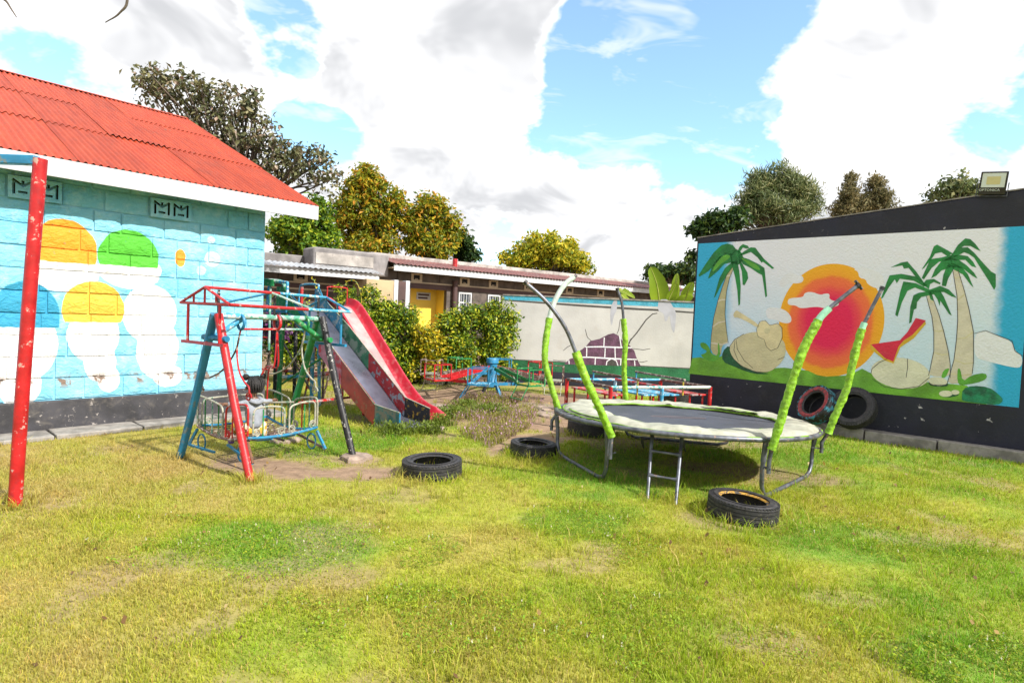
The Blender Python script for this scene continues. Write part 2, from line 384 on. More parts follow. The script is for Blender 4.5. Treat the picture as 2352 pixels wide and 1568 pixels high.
def sow(n, y0, y1, power, hmin, hmax, wd, segs):
    x, y = scatter(n, y0, y1, power)
    keep = rng.random(len(x)) > bare(x, y)*1.02+.0
    x, y = x[keep], y[keep]
    hs = hmin+(hmax-hmin)*rng.random(len(x))**1.6*(.45+1.1*fbm(x, y, 1.6, 51))
    hs *= 1-.45*sst(0.02, .5, bare(x, y))
    parts.append(blades(x, y, hs, wd*(.7+.6*rng.random(len(x))), .25+.65*rng.random(len(x)), bladecol(x, y), segs))
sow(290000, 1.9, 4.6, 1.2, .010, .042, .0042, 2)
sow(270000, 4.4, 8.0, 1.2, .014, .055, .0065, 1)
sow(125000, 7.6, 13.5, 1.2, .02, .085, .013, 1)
# taller loose tufts and dry stalks
x, y = scatter(2600, 2.4, 11, 1.2); k = fbm(x, y, .9, 61) > .50; x, y = x[k], y[k]
tx = np.repeat(x, 9)+rng.normal(0, .022, len(x)*9); ty = np.repeat(y, 9)+rng.normal(0, .022, len(x)*9)
parts.append(blades(tx, ty, .05+.09*rng.random(len(tx)), np.full(len(tx), .0055), .3+.6*rng.random(len(tx)), bladecol(tx, ty), 2))
# ring of long grass round what stands in the lawn
for cx, cy, r0, n in [(-3.85, 4.6, .1, 260), (-.76, 5.95, .31, 260), (.31, 7.1, .29, 260), (2.07, 5.05, .34, 420), (-3.465, 6.23, .06, 120), (-2.385, 5.50, .06, 200), (-2.775, 7.25, .1, 160), (1.2, 8.55, .35, 220), (1.08, 6.1, .1, 120), (2.5, 5.75, .1, 120), (1.33, 5.52, .05, 60), (1.57, 5.4, .05, 60), (.6, 7.1, .15, 100)]:
    a = rng.random(n)*2*math.pi; rr = r0+np.abs(rng.normal(0, .05, n)); tx = cx+np.cos(a)*rr; ty = cy+np.sin(a)*rr
    parts.append(blades(tx, ty, .04+.11*rng.random(n), np.full(n, .006), .3+.6*rng.random(n), bladecol(tx, ty), 2))
def join_parts(ps):
    vs, fs, cs, b0 = [], [], [], 0
    for v, f_, c_ in ps: vs.append(v); fs.append(f_+b0); cs.append(c_); b0 += len(v)
    return np.concatenate(vs), np.concatenate(fs), np.concatenate(cs)
v_, f_, c_ = join_parts(parts)
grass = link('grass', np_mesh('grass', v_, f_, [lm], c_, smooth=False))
tag(grass, 'short patchy yellow-green lawn grass', 'grass', kind='stuff')

# clover leaves with small white flower heads
def flat_leaves(x, y, z, size, col, tilt=.5):
    n = len(x); a = rng.random(n)*2*math.pi; nrm = rng.normal(0, tilt, (n, 2))
    ux = np.stack([np.cos(a), np.sin(a), nrm[:, 0]], 1)*size[:, None]; vx = np.stack([-np.sin(a), np.cos(a), nrm[:, 1]], 1)*size[:, None]*.8
    p = np.stack([x, y, z], 1)
    V = np.stack([p-ux*.5, p+vx*.5, p+ux*.5, p-vx*.5], 1).reshape(-1, 3)
    fc = (np.arange(n)[:, None, None]*4+np.array([[[0, 1, 2], [0, 2, 3]]])).reshape(-1, 3)
    return V, fc, np.repeat(col, 4, 0)
ps = []
for cx, cy, rx, ry, n, seed in [(-1.6, 4.05, 1.15, .5, 11000, 1), (.7, 4.6, .5, .6, 5000, 2), (3.0, 4.7, .8, .4, 5000, 3), (3.6, 8.4, 1.6, .5, 5000, 4), (.4, 3.1, 1.5, .4, 10000, 6), (2.55, 2.8, .6, .35, 7000, 5), (-1.9, 7.7, .8, .5, 5000, 7), (-2.2, 6.75, .5, .25, 1500, 9)]:
    a = rng.random(n)*2*math.pi; rr = np.sqrt(rng.random(n))*1.15
    x = cx+np.cos(a)*rr*rx; y = cy+np.sin(a)*rr*ry
    k = (fbm(x, y, 3, 70+seed) > .40+.22*(rr-.6)) & (rng.random(n) > bare(x, y)); x, y = x[k], y[k]; n = len(x)
    c = np.array((.20, .31, .018))*(.65+.7*rng.random((n, 1)))*np.stack([.8+.7*rng.random(n), np.ones(n), np.ones(n)], 1)
    ps.append(flat_leaves(x, y, .012+.032*rng.random(n), .008+.009*rng.random(n), c))
    m = max(4, n//(110 if seed != 1 else 60)); fx = x[:m]; fy = y[:m]
    for s_ in range(2):
        ps.append(flat_leaves(fx, fy, .045+.02*rng.random(m), np.full(m, .010), np.array((.60, .56, .42))*(.8+.3*rng.random((m, 1))), 1.2))
v_, f_, c_ = join_parts(ps)
clover = link('clover', np_mesh('clover', v_, f_, [lm], c_, smooth=False))
tag(clover, 'low clover with tiny white flower heads scattered through the lawn', 'clover', kind='stuff')

# dry purplish weeds on the soil in the middle
ps = []
n = 5200; a = rng.random(n); bb = rng.random(n)
poly = [G(1015, 925), G(1130, 905), G(1250, 930), G(1215, 985), G(1125, 1030), G(1060, 1000)]
px = np.array([p.x for p in poly]); py = np.array([p.y for p in poly])
x = rng.uniform(px.min(), px.max(), n*3); y = rng.uniform(py.min(), py.max(), n*3)
ins = np.zeros(len(x), bool)
for i in range(len(px)):
    j = i-1; cnd = ((py[i] > y) != (py[j] > y)) & (x < (px[j]-px[i])*(y-py[i])/(py[j]-py[i]+1e-9)+px[i]); ins ^= cnd
k = ins & (fbm(x, y, 2.2, 81) > .38); x, y = x[k][:n], y[k][:n]; n = len(x)
stalk = np.array((.30, .27, .06))*(.6+.7*rng.random((n, 1)))
pk = rng.random(n) < .34; stalk[pk] = np.array((.42, .25, .32))*(.6+.7*rng.random((pk.sum(), 1)))
ps.append(blades(x, y, .05+.12*rng.random(n), np.full(n, .007), .2+.6*rng.random(n), stalk, 2))
q = rng.random(n) < .7; ps.append(flat_leaves(x[q]+rng.normal(0, .03, q.sum()), y[q], .03+.10*rng.random(q.sum()), np.full(q.sum(), .022), np.where(rng.random((q.sum(), 1)) < .32, np.array([[.46, .27, .38]]), np.array([[.24, .25, .03]]))*(.6+.7*rng.random((q.sum(), 1))), 1.0))
for cx, cy, r0, n in [(-.95, 9.5, .3, 500), (-.35, 9.9, .35, 500), (-.75, 10.3, .2, 300), (-1.5, 7.95, .3, 320), (-1.1, 8.1, .2, 200), (-1.0, 8.7, .2, 200)]:
    x = rng.normal(cx, r0*.5, n); y = rng.normal(cy, r0*.4, n); gcl = np.array((.14, .19, .025))*(.6+.8*rng.random((n, 1)))
    ps.append(blades(x, y, .05+.16*rng.random(n), np.full(n, .01), .3+.6*rng.random(n), gcl, 2))
    ps.append(flat_leaves(x, y, .04+.13*rng.random(n), np.full(n, .03), gcl, .9))
v_, f_, c_ = join_parts(ps)
weeds = link('weeds', np_mesh('weeds', v_, f_, [lm], c_, smooth=False))
tag(weeds, 'dry weeds with pale purple heads on the soil in front of the carousel', 'weeds', kind='stuff')

n = 900; x, y = scatter(n, 2.4, 13, 1.3); n = len(x)
pal = np.array([(.22, .12, .05), (.34, .22, .08), (.14, .08, .04), (.42, .32, .16)])[rng.integers(0, 4, n)]
v_, f_, c_ = flat_leaves(x, y, .012+.03*rng.random(n), .018+.022*rng.random(n), pal*(.7+.6*rng.random((n, 1))), .7)
litter = link('leaf_litter', np_mesh('leaf_litter', v_, f_, [lm], c_, smooth=False))
tag(litter, 'fallen brown leaves scattered over lawn and soil', 'leaf litter', kind='stuff')

# ================================================================== BLUE HOUSE (left)
def wl(u, v, z): return WL0 + WLD*u + WLN*v + Vector((0, 0, z))     # u along wall (0 at near corner, negative to the left), v out of the wall
def wl_uz(x, y):
    p = onplane(x, y, WL0, WLN)-WL0; return p.dot(WLD), p.z
house = thing('blue_house', 'pale blue block house with rusty red corrugated roof and white fascia at left', 'house', wl(-3, -2.5, 0))
hm = bpy.data.materials.new('painted_rough_blocks'); hm.use_nodes = True; t = NT(hm.node_tree); b = hm.node_tree.nodes['Principled BSDF']
pos = t.n('ShaderNodeNewGeometry').outputs['Position']
rel = t.v('SUBTRACT', pos, tuple(WL0))
uz = t.n('ShaderNodeCombineXYZ', {0: t.v('DOT_PRODUCT', rel, tuple(WLD)), 1: t.v('DOT_PRODUCT', rel, (0, 0, 1))}).outputs[0]
wob = t.n('ShaderNodeTexNoise', {'Vector': uz, 'Scale': 9.0, 'Detail': 3.0})
uzw = t.v('ADD', uz, t.v('SCALE', t.v('SUBTRACT', wob.outputs[1], (.5, .5, .5)), .035))
nb = t.noise(pos, 1.3, 4); nc = t.noise(pos, 7, 6, .65)
col = t.mix(t.ss(nb, .3, .7), (.15, .47, .65), (.26, .58, .74))
col = t.mix(t.m('MULTIPLY', t.ss(nc, .45, .75), .55), col, (.46, .70, .80))
def E_(c_, x, y, rx, ry, mat_col, cut=None):
    """plain round patch of paint, given by its place on the wall"""
    u0, z0 = wl_uz(x, y); u1, _ = wl_uz(x+rx, y); u2, _ = wl_uz(x-rx, y); _, z1 = wl_uz(x, y-ry); ru = (u1-u2)/2; rz = z1-z0
    d = t.v('LENGTH', t.v('DIVIDE', t.v('SUBTRACT', uzw, (u0, z0, 0)), (ru, rz, 1)))
    f = t.ss(d, 1.02, .985)
    if cut is not None:
        _, zc = wl_uz(x, cut); s_ = t.n('ShaderNodeSeparateXYZ', {0: uzw}).outputs[1]
        f = t.m('MULTIPLY', f, t.ss(s_, zc-.006, zc+.006))
    return t.mix(f, c_, mat_col)
WHT = (.74, .73, .73)
for a in [(150, 620, 82, 52), (300, 620, 72, 44), (215, 770, 60, 62), (345, 720, 62, 66), (362, 800, 48, 70), (230, 830, 38, 46), (60, 790, 75, 85), (45, 880, 50, 60), (250, 870, 26, 30), (385, 862, 34, 26)]:
    col = E_(col, *a, WHT)
col = E_(col, 148, 578, 78, 74, (.80, .30, .02), 603)
col = E_(col, 297, 592, 70, 64, (.08, .42, .03), 612)
col = E_(col, 60, 728, 80, 82, (.03, .28, .46), 752)
col = E_(col, 216, 710, 72, 64, (.66, .42, .05), 740)
col = E_(col, 485, 551, 9, 9, (.45, .62, .70)); col = E_(col, 488, 595, 18, 18, (.45, .62, .70)); col = E_(col, 462, 622, 11, 11, (.40, .6, .70))
col = E_(col, 415, 592, 12, 20, (.78, .30, .03))
_s = t.n('ShaderNodeSeparateXYZ', {0: uz}).outputs[1]
bandm = t.m('MULTIPLY', t.ss(_s, .50, .60), t.ss(_s, .74, .64)); wn = t.noise(pos, 5, 6, .65)
col = t.mix(t.m('MULTIPLY', bandm, t.ss(wn, .50, .60)), col, (.19, .13, .10))
chn = t.noise(pos, 26, 6, .7)
col = t.mix(t.m('MULTIPLY', t.ss(chn, .64, .68), .5), col, (.10, .20, .25))
t.set(b.inputs['Base Color'], col); b.inputs['Roughness'].default_value = .6; b.inputs['Specular IOR Level'].default_value = .35
h1 = t.noise(t.v('MULTIPLY', pos, (1, 1, 1.7)), 11, 8, .62, .6)
t.set(b.inputs['Normal'], t.n('ShaderNodeBump', {'Height': h1, 'Strength': .9, 'Distance': .034}))
M['housewall'] = hm
# wall core, plinth and the walls out of view
mb = MB()
mb.box(wl(-4.5, -.143, 1.62), (9.0, .24, 2.94), WLD, WLN)
hm2 = hm.copy(); hm2.name = 'painted_mortar'
for nd_ in hm2.node_tree.nodes:
    if nd_.type == 'BUMP': nd_.inputs['Strength'].default_value = .12
mb.build('wall_core', hm2, house, smooth=0)
mb = MB(); mb.box(wl(-.12, -5.05, 1.62), (.24, 9.5, 2.94), WLD, WLN); mb.build('gable_wall', hm, house, smooth=0)
mb = MB()
pp = [wl(-.002, -.3, 3.09), wl(-.002, -10.0, 3.09), wl(-.002, -5.0, 5.32)]; pq = [p - WLD*.22 for p in pp]
mb.add(pp+pq, [(0, 1, 2), (5, 4, 3), (0, 3, 4, 1), (1, 4, 5, 2), (2, 5, 3, 0)]); mb.build('gable_top', hm, house, smooth=0)
mb = MB(); mb.box(wl(-4.48, -.13, .19), (9.03, .35, .40), WLD, WLN); mb.build('plinth', M['plinth'], house, bevel=.012)
# stone blocks, each with a rough face
def block_mesh(seed, L=.44, Hh=.245, dep=.03):
    r_ = random.Random(seed); nu, nz = 5, 3; mbk = MB(); g = []
    for k in range(nz+1):
        for i in range(nu+1):
            e = (i in (0, nu)) or (k in (0, nz)); du = (r_.random()-.5)*.012; dz = (r_.random()-.5)*.008
            g.append(Vector(((i/nu-.5)*1.0+du*.6, dep*(.35 if e else .75+.4*r_.random()), (k/nz-.5)*Hh+dz)))
    fs = [(k*(nu+1)+i, k*(nu+1)+i+1, (k+1)*(nu+1)+i+1, (k+1)*(nu+1)+i) for k in range(nz) for i in range(nu)]
    mbk.add(g, fs)
    rim = [i for i in range(nu+1)]+[k*(nu+1)+nu for k in range(1, nz+1)]+[nz*(nu+1)+i for i in range(nu-1, -1, -1)]+[k*(nu+1) for k in range(nz-1, 0, -1)]
    back = [Vector((g[i].x, -.03, g[i].z)) for i in rim]; n0 = len(mbk.v); mbk.v += [tuple(p) for p in back]
    for q in range(len(rim)):
        a_, c_ = rim[q], rim[(q+1) % len(rim)]; mbk.f.append((a_, n0+q, n0+(q+1) % len(rim), c_)); mbk.mi.append(0)
    return mbk.mesh('rough_block', hm, smooth=60)
BL = [block_mesh(100+i) for i in range(7)]
# frame for a block: local x along wall, y outwards, z up
def wlM(u, v, z, su=1.0): return Matrix(((WLD.x*su, WLN.x, 0, 0), (WLD.y*su, WLN.y, 0, 0), (0, 0, 1, 0), (0, 0, 0, 1))) if False else Matrix.Translation(wl(u, v, z)) @ Matrix(((WLD.x*su, WLN.x, 0, 0), (WLD.y*su, WLN.y, 0, 0), (0, 0, 1, 0), (0, 0, 0, 1)))
vent_spots = []
for (x, y) in [(80, 452), (391, 494)]: vent_spots.append(wl_uz(x, y))
CH = .262
# pierced ventilation blocks
def vent_mesh():
    me = MB().box((0, .0, 0), (.50, .075, .25)).mesh('vent_block', [hm, M['dark']], smooth=0)
    o = bpy.data.objects.new('tmp', me); COL.objects.link(o)
    cut = MB()
    def seg(p, q, w_): cut.bar((p[0], .02, p[1]), (q[0], .02, q[1]), w_, .12, up=(0, 1, 0))
    objs = []
    for s_ in (-1, 1):
        cx_ = .118*s_
        for p, q in [((-.082, -.075), (-.082, .075)), ((-.088, .078), (0, .018)), ((.088, .078), (0, .018)), ((.082, -.075), (.082, .075)), ((0, .02), (0, .07)), ((-.035, -.055), (.035, -.055))]:
            c_ = MB().bar((cx_+p[0], .0, p[1]), (cx_+q[0], .0, q[1]), .2, .022, up=(0, 1, 0)) if False else None
            mbx = MB(); a_ = Vector((cx_+p[0], 0, p[1])); e_ = Vector((cx_+q[0], 0, q[1])); X = (e_-a_).normalized(); Yv = Vector((0, 1, 0)); Z = X.cross(Yv)
            mbx.box((a_+e_)/2, ((e_-a_).length+.014, .3, .027), X, Yv, Z)
            oc = bpy.data.objects.new('tmpc', mbx.mesh('c', M['dark'], smooth=0)); COL.objects.link(oc); objs.append(oc)
            mo = o.modifiers.new('b', 'BOOLEAN'); mo.operation = 'DIFFERENCE'; mo.object = oc; mo.solver = 'EXACT'
    dg = bpy.context.evaluated_depsgraph_get(); dg.update()
    me2 = bpy.data.meshes.new_from_object(o.evaluated_get(dg)); me2.name = 'vent_block'
    for oc in objs: bpy.data.objects.remove(oc)
    bpy.data.objects.remove(o); return me2
VENT = vent_mesh()
rowv = {}
for (u, z) in vent_spots:
    rw = round((z-.40)/CH-.5); rowv.setdefault(rw, []).append(u)
    zc = .40+CH*(rw+.5)
    link('vent_block', VENT, house, wlM(u, .012, zc))
    mb = MB(); mb.box(wl(u, -.034, zc), (.5, .012, .24), WLD, WLN); mb.build('vent_shade_board', M['dark'], house, smooth=0)  # near-black board gives the holes their shade by colour
r_ = random.Random(4)
for rw in range(11):
    zc = .40+CH*(rw+.5); u = -.005
    if zc+CH/2 > 3.3: break
    lengths = []
    first = True
    while u > -6.6:
        L = r_.choice([.30, .42, .46, .50, .50, .56]) if not first else (.26 if rw % 2 else .44); first = False
        lo, hi = u-L, u
        for vu in rowv.get(rw, []):                      # leave room for the pierced blocks
            if lo < vu+.26 and hi > vu-.26:
                if hi > vu+.26+.08: lo = vu+.26
                else: lo = hi = None; u = vu-.26
                break
        if lo is None: continue
        if hi-lo > .05:
            link('block', BL[r_.randrange(7)], house, wlM((lo+hi)/2, -.022+r_.uniform(0, .008), zc+r_.uniform(-.004, .004), (hi-lo)-.022))
        u = lo
# roof: slope frame
EAVE_V, EAVE_Z, RIDGE_V, RIDGE_Z, GAB = .42, 3.20, -5.0, 5.52, .62
sl = Vector((0, 0, RIDGE_Z-EAVE_Z)) + WLN*(RIDGE_V-EAVE_V); SLEN = sl.length; SLD = sl.normalized(); SLN = SLD.cross(WLD); SLN = -SLN if SLN.z < 0 else SLN
rm = bpy.data.materials.new('red_oxide_roof_sheet'); rm.use_nodes = True; t = NT(rm.node_tree); b = rm.node_tree.nodes['Principled BSDF']
pos = t.n('ShaderNodeNewGeometry').outputs['Position']; inf = t.n('ShaderNodeObjectInfo').outputs['Random']
sv = t.n('ShaderNodeCombineXYZ', {0: t.m('MULTIPLY', t.v('DOT_PRODUCT', pos, tuple(WLD)), 7.0), 1: t.m('MULTIPLY', t.v('DOT_PRODUCT', pos, tuple(SLD)), .8)}).outputs[0]
n1 = t.noise(sv, 1.6, 6, .6); n2 = t.noise(pos, 2.0, 6, .6); n3 = t.noise(pos, 30, 5, .7)
c = t.mix(t.ss(n1, .3, .75), (.31, .034, .010), (.43, .058, .016)); c = t.mix(t.m('MULTIPLY', t.ss(n2, .5, .75), .5), c, (.22, .04, .02))
c = t.mix(t.m('MULTIPLY', t.ss(n3, .66, .74), .5), c, (.55, .30, .24))
c = t.mix(1.0, c, t.ramp(inf, [(0, (.86, .86, .86)), (1, (1.12, 1.1, 1.08))]), 'MULTIPLY')
n4 = t.noise(pos, 4.5, 7, .72, .4)
c = t.mix(t.m('MULTIPLY', t.ss(n4, .60, .70), .55), c, (.17, .07, .04))
t.set(b.inputs['Base Color'], c); b.inputs['Roughness'].default_value = .55; M['roof'] = rm
t.set(b.inputs['Normal'], t.n('ShaderNodeBump', {'Height': t.noise(pos, 2.2, 3), 'Strength': .5, 'Distance': .05}))
def corr_mesh(Wd, Ln, pitch, amp, name, m_, nseg=2, bend=0.0):
    nc = int(round(Wd/pitch)); pr = []
    for i in range(nc*6+1):
        x_ = i/(nc*6)*Wd; pr.append((x_-Wd/2, amp*math.cos(2*math.pi*x_/pitch)))
    mbk = MB(); k = len(pr)
    vs = [Vector((px_, Ln*j/nseg, pz_+bend*math.sin(math.pi*j/nseg))) for j in range(nseg+1) for px_, pz_ in pr]
    fs = [(j*k+i, j*k+i+1, (j+1)*k+i+1, (j+1)*k+i) for j in range(nseg) for i in range(k-1)]
    mbk.add(vs, fs); return mbk.mesh(name, m_, smooth=80)
ROWS = [(0.0, 2.25), (2.05, 4.25), (4.05, SLEN+.02)]
SHW = .76
for j, (s0, s1) in enumerate(ROWS):
    ms_ = [corr_mesh(SHW+.06, s1-s0, .076, .016, 'roof_sheet', rm, 3, .004*q) for q in range(2)]
    for i in range(14):
        uu = GAB-SHW/2-.02-i*SHW
        lift = .030+.012*j+.004*(i % 2)+(.016 if (i, j) in ((9, 2), (6, 0), (2, 1), (10, 1)) else 0)
        tw = rnd.uniform(-.003, .003)
        o_ = WL0 + WLD*uu + WLN*EAVE_V + Vector((0, 0, EAVE_Z)) + SLD*(s0+(rnd.uniform(-.02, .02) if j else rnd.uniform(-.012, .0))) + SLN*lift
        A = (WLD + SLN*tw).normalized()
        Mx = Matrix(((A.x, SLD.x, SLN.x, o_.x), (A.y, SLD.y, SLN.y, o_.y), (A.z, SLD.z, SLN.z, o_.z), (0, 0, 0, 1)))
        link('roof_sheet', ms_[i % 2], house, Mx)
def rp(u, s, h): return WL0 + WLD*u + WLN*EAVE_V + Vector((0, 0, EAVE_Z)) + SLD*s + SLN*h
mb = MB(); a_, e_ = rp(GAB, SLEN, .075), rp(-11, SLEN, .075)
hd = WLN*.16
mb.add([a_, e_, e_+hd-Vector((0, 0, .062)), a_+hd-Vector((0, 0, .062)), e_-hd-Vector((0, 0, .062)), a_-hd-Vector((0, 0, .062))], [(0, 1, 2, 3), (1, 0, 5, 4)])
mb.build('ridge_cap', rm, house)
# far slope, kept plain
q0, q1 = rp(GAB, SLEN, .03), rp(-11, SLEN, .03); fall = WLN*-5.6-Vector((0, 0, 2.36))
mb = MB(); mb.add([q0, q1, q1+fall, q0+fall], [(0, 1, 2, 3)]); mb.build('rear_roof_slope', rm, house)
mb = MB(); mb.box(wl(-5.0+GAB, EAVE_V+.012, EAVE_Z-.085), (10.0, .024, .21), WLD, WLN); mb.build('fascia_board', M['white_paint'], house, bevel=.004)
mb = MB()
a_ = rp(GAB-.012, .05, -.11); e_ = rp(GAB-.012, SLEN, -.11); mb.bar(a_, e_, .024, .2, up=SLN); mb.build('barge_board', M['white_paint'], house)
for i in range(11):
    mb = MB(); u_ = .3-i*.9; mb.bar(rp(u_, .04, -.055), rp(u_, SLEN*.5, -.055), .05, .09, up=SLN); mb.build('rafter', M['wood'], house)
mb = MB(); mb.box(wl(-4.6, .22, 3.10), (9.8, .40, .012), WLD, WLN); mb.build('soffit_board', M['white_paint'], house)
# apron of concrete slabs along the wall
apron = thing('apron', 'narrow strip of worn concrete slabs along the foot of the blue house', 'paving', wl(-3, .3, 0), kind='structure')
u = .15
while u > -6:
    L = rnd.uniform(.85, 1.1); mb = MB(); mb.box(wl(u-L/2, .28+rnd.uniform(-.01, .01), .02+rnd.uniform(-.006, .006)), (L-.02, .45, .07), WLD, WLN)
    mb.build('slab', M['concrete'], apron, bevel=.012); u -= L

# ================================================================== MURAL HOUSE (right)
def wr(u, v, z): return WR0 + WRD*u + WRN*v + Vector((0, 0, z))   # u from the far corner towards the camera, v out of the wall
if (Vector((0, 0, 0))-WR0).dot(WRN) < 0: WRN = -WRN
def wr_uz(x, y):
    p = onplane(x, y, WR0, WRN)-WR0; return p.dot(WRD), p.z
mural = thing('mural_wall', 'tall dark wall at right with a painted beach sunset and palm trees', 'wall', wr(3, -1, 0))
M['navy'] = mat('dark_navy_wall_paint', (.015, .016, .031), .7, var=.3, scale=2.2, chip=(.45, .43, .44), chipamt=-.12, chipscale=7, bump=.5, bscale=30, dirt=(.032, .032, .042), dirtamt=.5)
def parapet_z(u): return 3.26+(3.66-3.26)*min(u, 4.9)/4.7
mb = MB()
UL = 8.5
front = [(0, 0), (UL, 0), (UL, parapet_z(4.9)), (4.9, parapet_z(4.9)), (0, 3.26)]
mb.add([wr(u, 0, z) for u, z in front]+[wr(u, -.22, z) for u, z in front], [(0, 1, 2, 3, 4), (9, 8, 7, 6, 5)]+[(i, (i+5), (i+1) % 5+5, (i+1) % 5) for i in range(5)])
mb.build('wall', M['navy'], mural, bevel=.02)
for k_ in range(4):
    mb = MB(); mb.box(wr(.6+2.3*k_, -.36, 1.5), (.3, .28, 3.0), WRD, WRN); mb.build('buttress', M['concrete'], mural, bevel=.015)
mb = MB()
for i in range(24):
    u0, u1 = i*.2, i*.2+.2
    mb.add([wr(u0, .004, parapet_z(u0)+.002), wr(u1, .004, parapet_z(u1)+.002), wr(u1, -.225, parapet_z(u1)+.002), wr(u0, -.225, parapet_z(u0)+.002), wr(u0, .004, parapet_z(u0)+.018+rnd.uniform(0, .006)), wr(u1, .004, parapet_z(u1)+.018+rnd.uniform(0, .006)), wr(u1, -.225, parapet_z(u1)+.02), wr(u0, -.225, parapet_z(u0)+.02)],
           [(0, 1, 5, 4), (4, 5, 6, 7), (3, 7, 6, 2)])
mb.build('coping_mortar', M['concrete'], mural, smooth=0)
# neighbouring wall panel at the frame's edge
mb = MB(); mb.box(wr(5.9, .012, 2.0), (1.98, .024, 2.35), WRD, WRN); mb.build('pale_panel', M['white_paint'], mural)

# the painted picture: flat layers of paint, each a millimetre or two thick
def paintmat(name, col, **k):
    k.setdefault('dirt', tuple(min(.9, q*.72+.10) for q in col)); k.setdefault('dirtamt', .30)
    return mat(name, col, k.pop('rough', .62), var=k.pop('var', .10), scale=k.pop('scale', 4), bump=1.2, bscale=30, **k)
LAY = [0]
def zc(x0, y0, sc):
    return lambda p: wr_uz((x0+p[0]*sc)/1.63265, (y0+p[1]*sc)/1.63265)
Z3 = zc(2580, 820, 640/1520); Z4 = zc(3200, 820, 640/1356); Z7 = zc(2500, 600, 1340/1751)
def smooth_poly(pts, it=2):
    for _ in range(it):
        q = []
        for i in range(len(pts)):
            a_, b_ = pts[i-1], pts[i]; q += [(a_[0]*.75+b_[0]*.25, a_[1]*.75+b_[1]*.25), (a_[0]*.25+b_[0]*.75, a_[1]*.25+b_[1]*.75)]
        pts = q
    return pts
from mathutils.geometry import tessellate_polygon
def flat(polys, name, m_, parent, wf, lay, it=1, clip=None):
    """polygons in wall coordinates laid on the wall as thin paint"""
    lay = lay*.30
    mbk = MB()
    for pg in polys:
        if it: pg = smooth_poly(pg, it)
        if clip: pg = [(min(max(a_, clip[0]), clip[1]), min(max(c_, clip[2]), clip[3])) for a_, c_ in pg]
        tri = tessellate_polygon([[Vector((p[0], p[1], 0)) for p in pg]])
        vs = [wf(p[0], lay, p[1]) for p in pg]; fs = []
        want = wf(0, 1, 0)-wf(0, 0, 0)
        for f_ in tri:
            n_ = (vs[f_[1]]-vs[f_[0]]).cross(vs[f_[2]]-vs[f_[0]]); fs.append(tuple(f_) if n_.dot(want) > 0 else tuple(reversed(f_)))
        mbk.add(vs, fs)
    return mbk.build(name, m_, parent, smooth=0)
U0_, U1_, ZB, ZT = wr_uz(1588, 860)[0], wr_uz(2340, 935)[0], .705, 3.16
# sky panel: pale centre, turquoise ends with soft brushed edges
pm = bpy.data.materials.new('mural_sky_paint'); pm.use_nodes = True; t = NT(pm.node_tree); b = pm.node_tree.nodes['Principled BSDF']
pos = t.n('ShaderNodeNewGeometry').outputs['Position']; rel = t.v('SUBTRACT', pos, tuple(WR0))
uu = t.v('DOT_PRODUCT', rel, tuple(WRD)); zz = t.v('DOT_PRODUCT', rel, (0, 0, 1))
nz_ = t.noise(pos, 2.5, 6, .6); nz2 = t.noise(pos, 9, 5)
c = t.mix(t.ss(zz, 1.3, 2.9), (.58, .74, .86), (.79, .80, .87)); c = t.mix(t.m('MULTIPLY', t.ss(nz_, .45, .7), .3), c, (.82, .82, .85))
edge = t.m('ADD', uu, t.m('MULTIPLY', t.m('SUBTRACT', nz2, .5), .10))
c = t.mix(t.ss(edge, .78, .52), c, (.03, .42, .70))
uR = wr_uz(2300, 700)[0]; ub, _ = Z4((1190, 80)); ub2, _ = Z4((1110, 900))
c = t.mix(t.ss(edge, (ub+ub2)/2-.06, (ub+ub2)/2+.10), c, (.018, .40, .68))
t.set(b.inputs['Base Color'], c); b.inputs['Roughness'].default_value = .6
t.set(b.inputs['Normal'], t.n('ShaderNodeBump', {'Height': t.noise(pos, 30, 5, .6), 'Strength': .9, 'Distance': .014}))
flat([[(U0_, ZB), (U1_, ZB), (U1_, ZT), (U0_, ZT)]], 'painted_sky', pm, mural, wr, .003, it=0)
# sun with rings
cu, cz = Z7((795, 785)); ru = (Z7((1050, 785))[0]-Z7((537, 785))[0])/2; rz = (Z7((795, 507))[1]-Z7((795, 1060))[1])/2
sm_ = bpy.data.materials.new('mural_sun_paint'); sm_.use_nodes = True; t = NT(sm_.node_tree); b = sm_.node_tree.nodes['Principled BSDF']
pos = t.n('ShaderNodeNewGeometry').outputs['Position']; rel = t.v('SUBTRACT', pos, tuple(wr(cu, 0, cz-.03)))
dd = t.v('LENGTH', t.n('ShaderNodeCombineXYZ', {0: t.m('DIVIDE', t.v('DOT_PRODUCT', rel, tuple(WRD)), ru), 1: t.m('DIVIDE', t.v('DOT_PRODUCT', rel, (0, 0, 1)), rz)}).outputs[0])
dd = t.m('ADD', dd, t.m('MULTIPLY', t.m('SUBTRACT', t.noise(pos, 6, 4), .5), .10))
c = t.ramp(dd, [(.0, (.80, .005, .075)), (.42, (.78, .008, .085)), (.56, (.82, .06, .07)), (.66, (.86, .14, .05)), (.78, (.86, .17, .04)), (.84, (.88, .36, .012)), (1.0, (.88, .42, .008))])
t.set(b.inputs['Base Color'], c); b.inputs['Roughness'].default_value = .6
t.set(b.inputs['Normal'], t.n('ShaderNodeBump', {'Height': t.noise(pos, 30, 5, .6), 'Strength': .9, 'Distance': .014}))
flat([[(cu+ru*math.cos(a_), cz+rz*math.sin(a_)) for a_ in [2*math.pi*i/64 for i in range(64)]]], 'painted_sun', sm_, mural, wr, .005, it=0)
m_white = paintmat('mural_white', (.80, .81, .85), var=.03); m_pale = paintmat('mural_pale_blue', (.50, .62, .70))
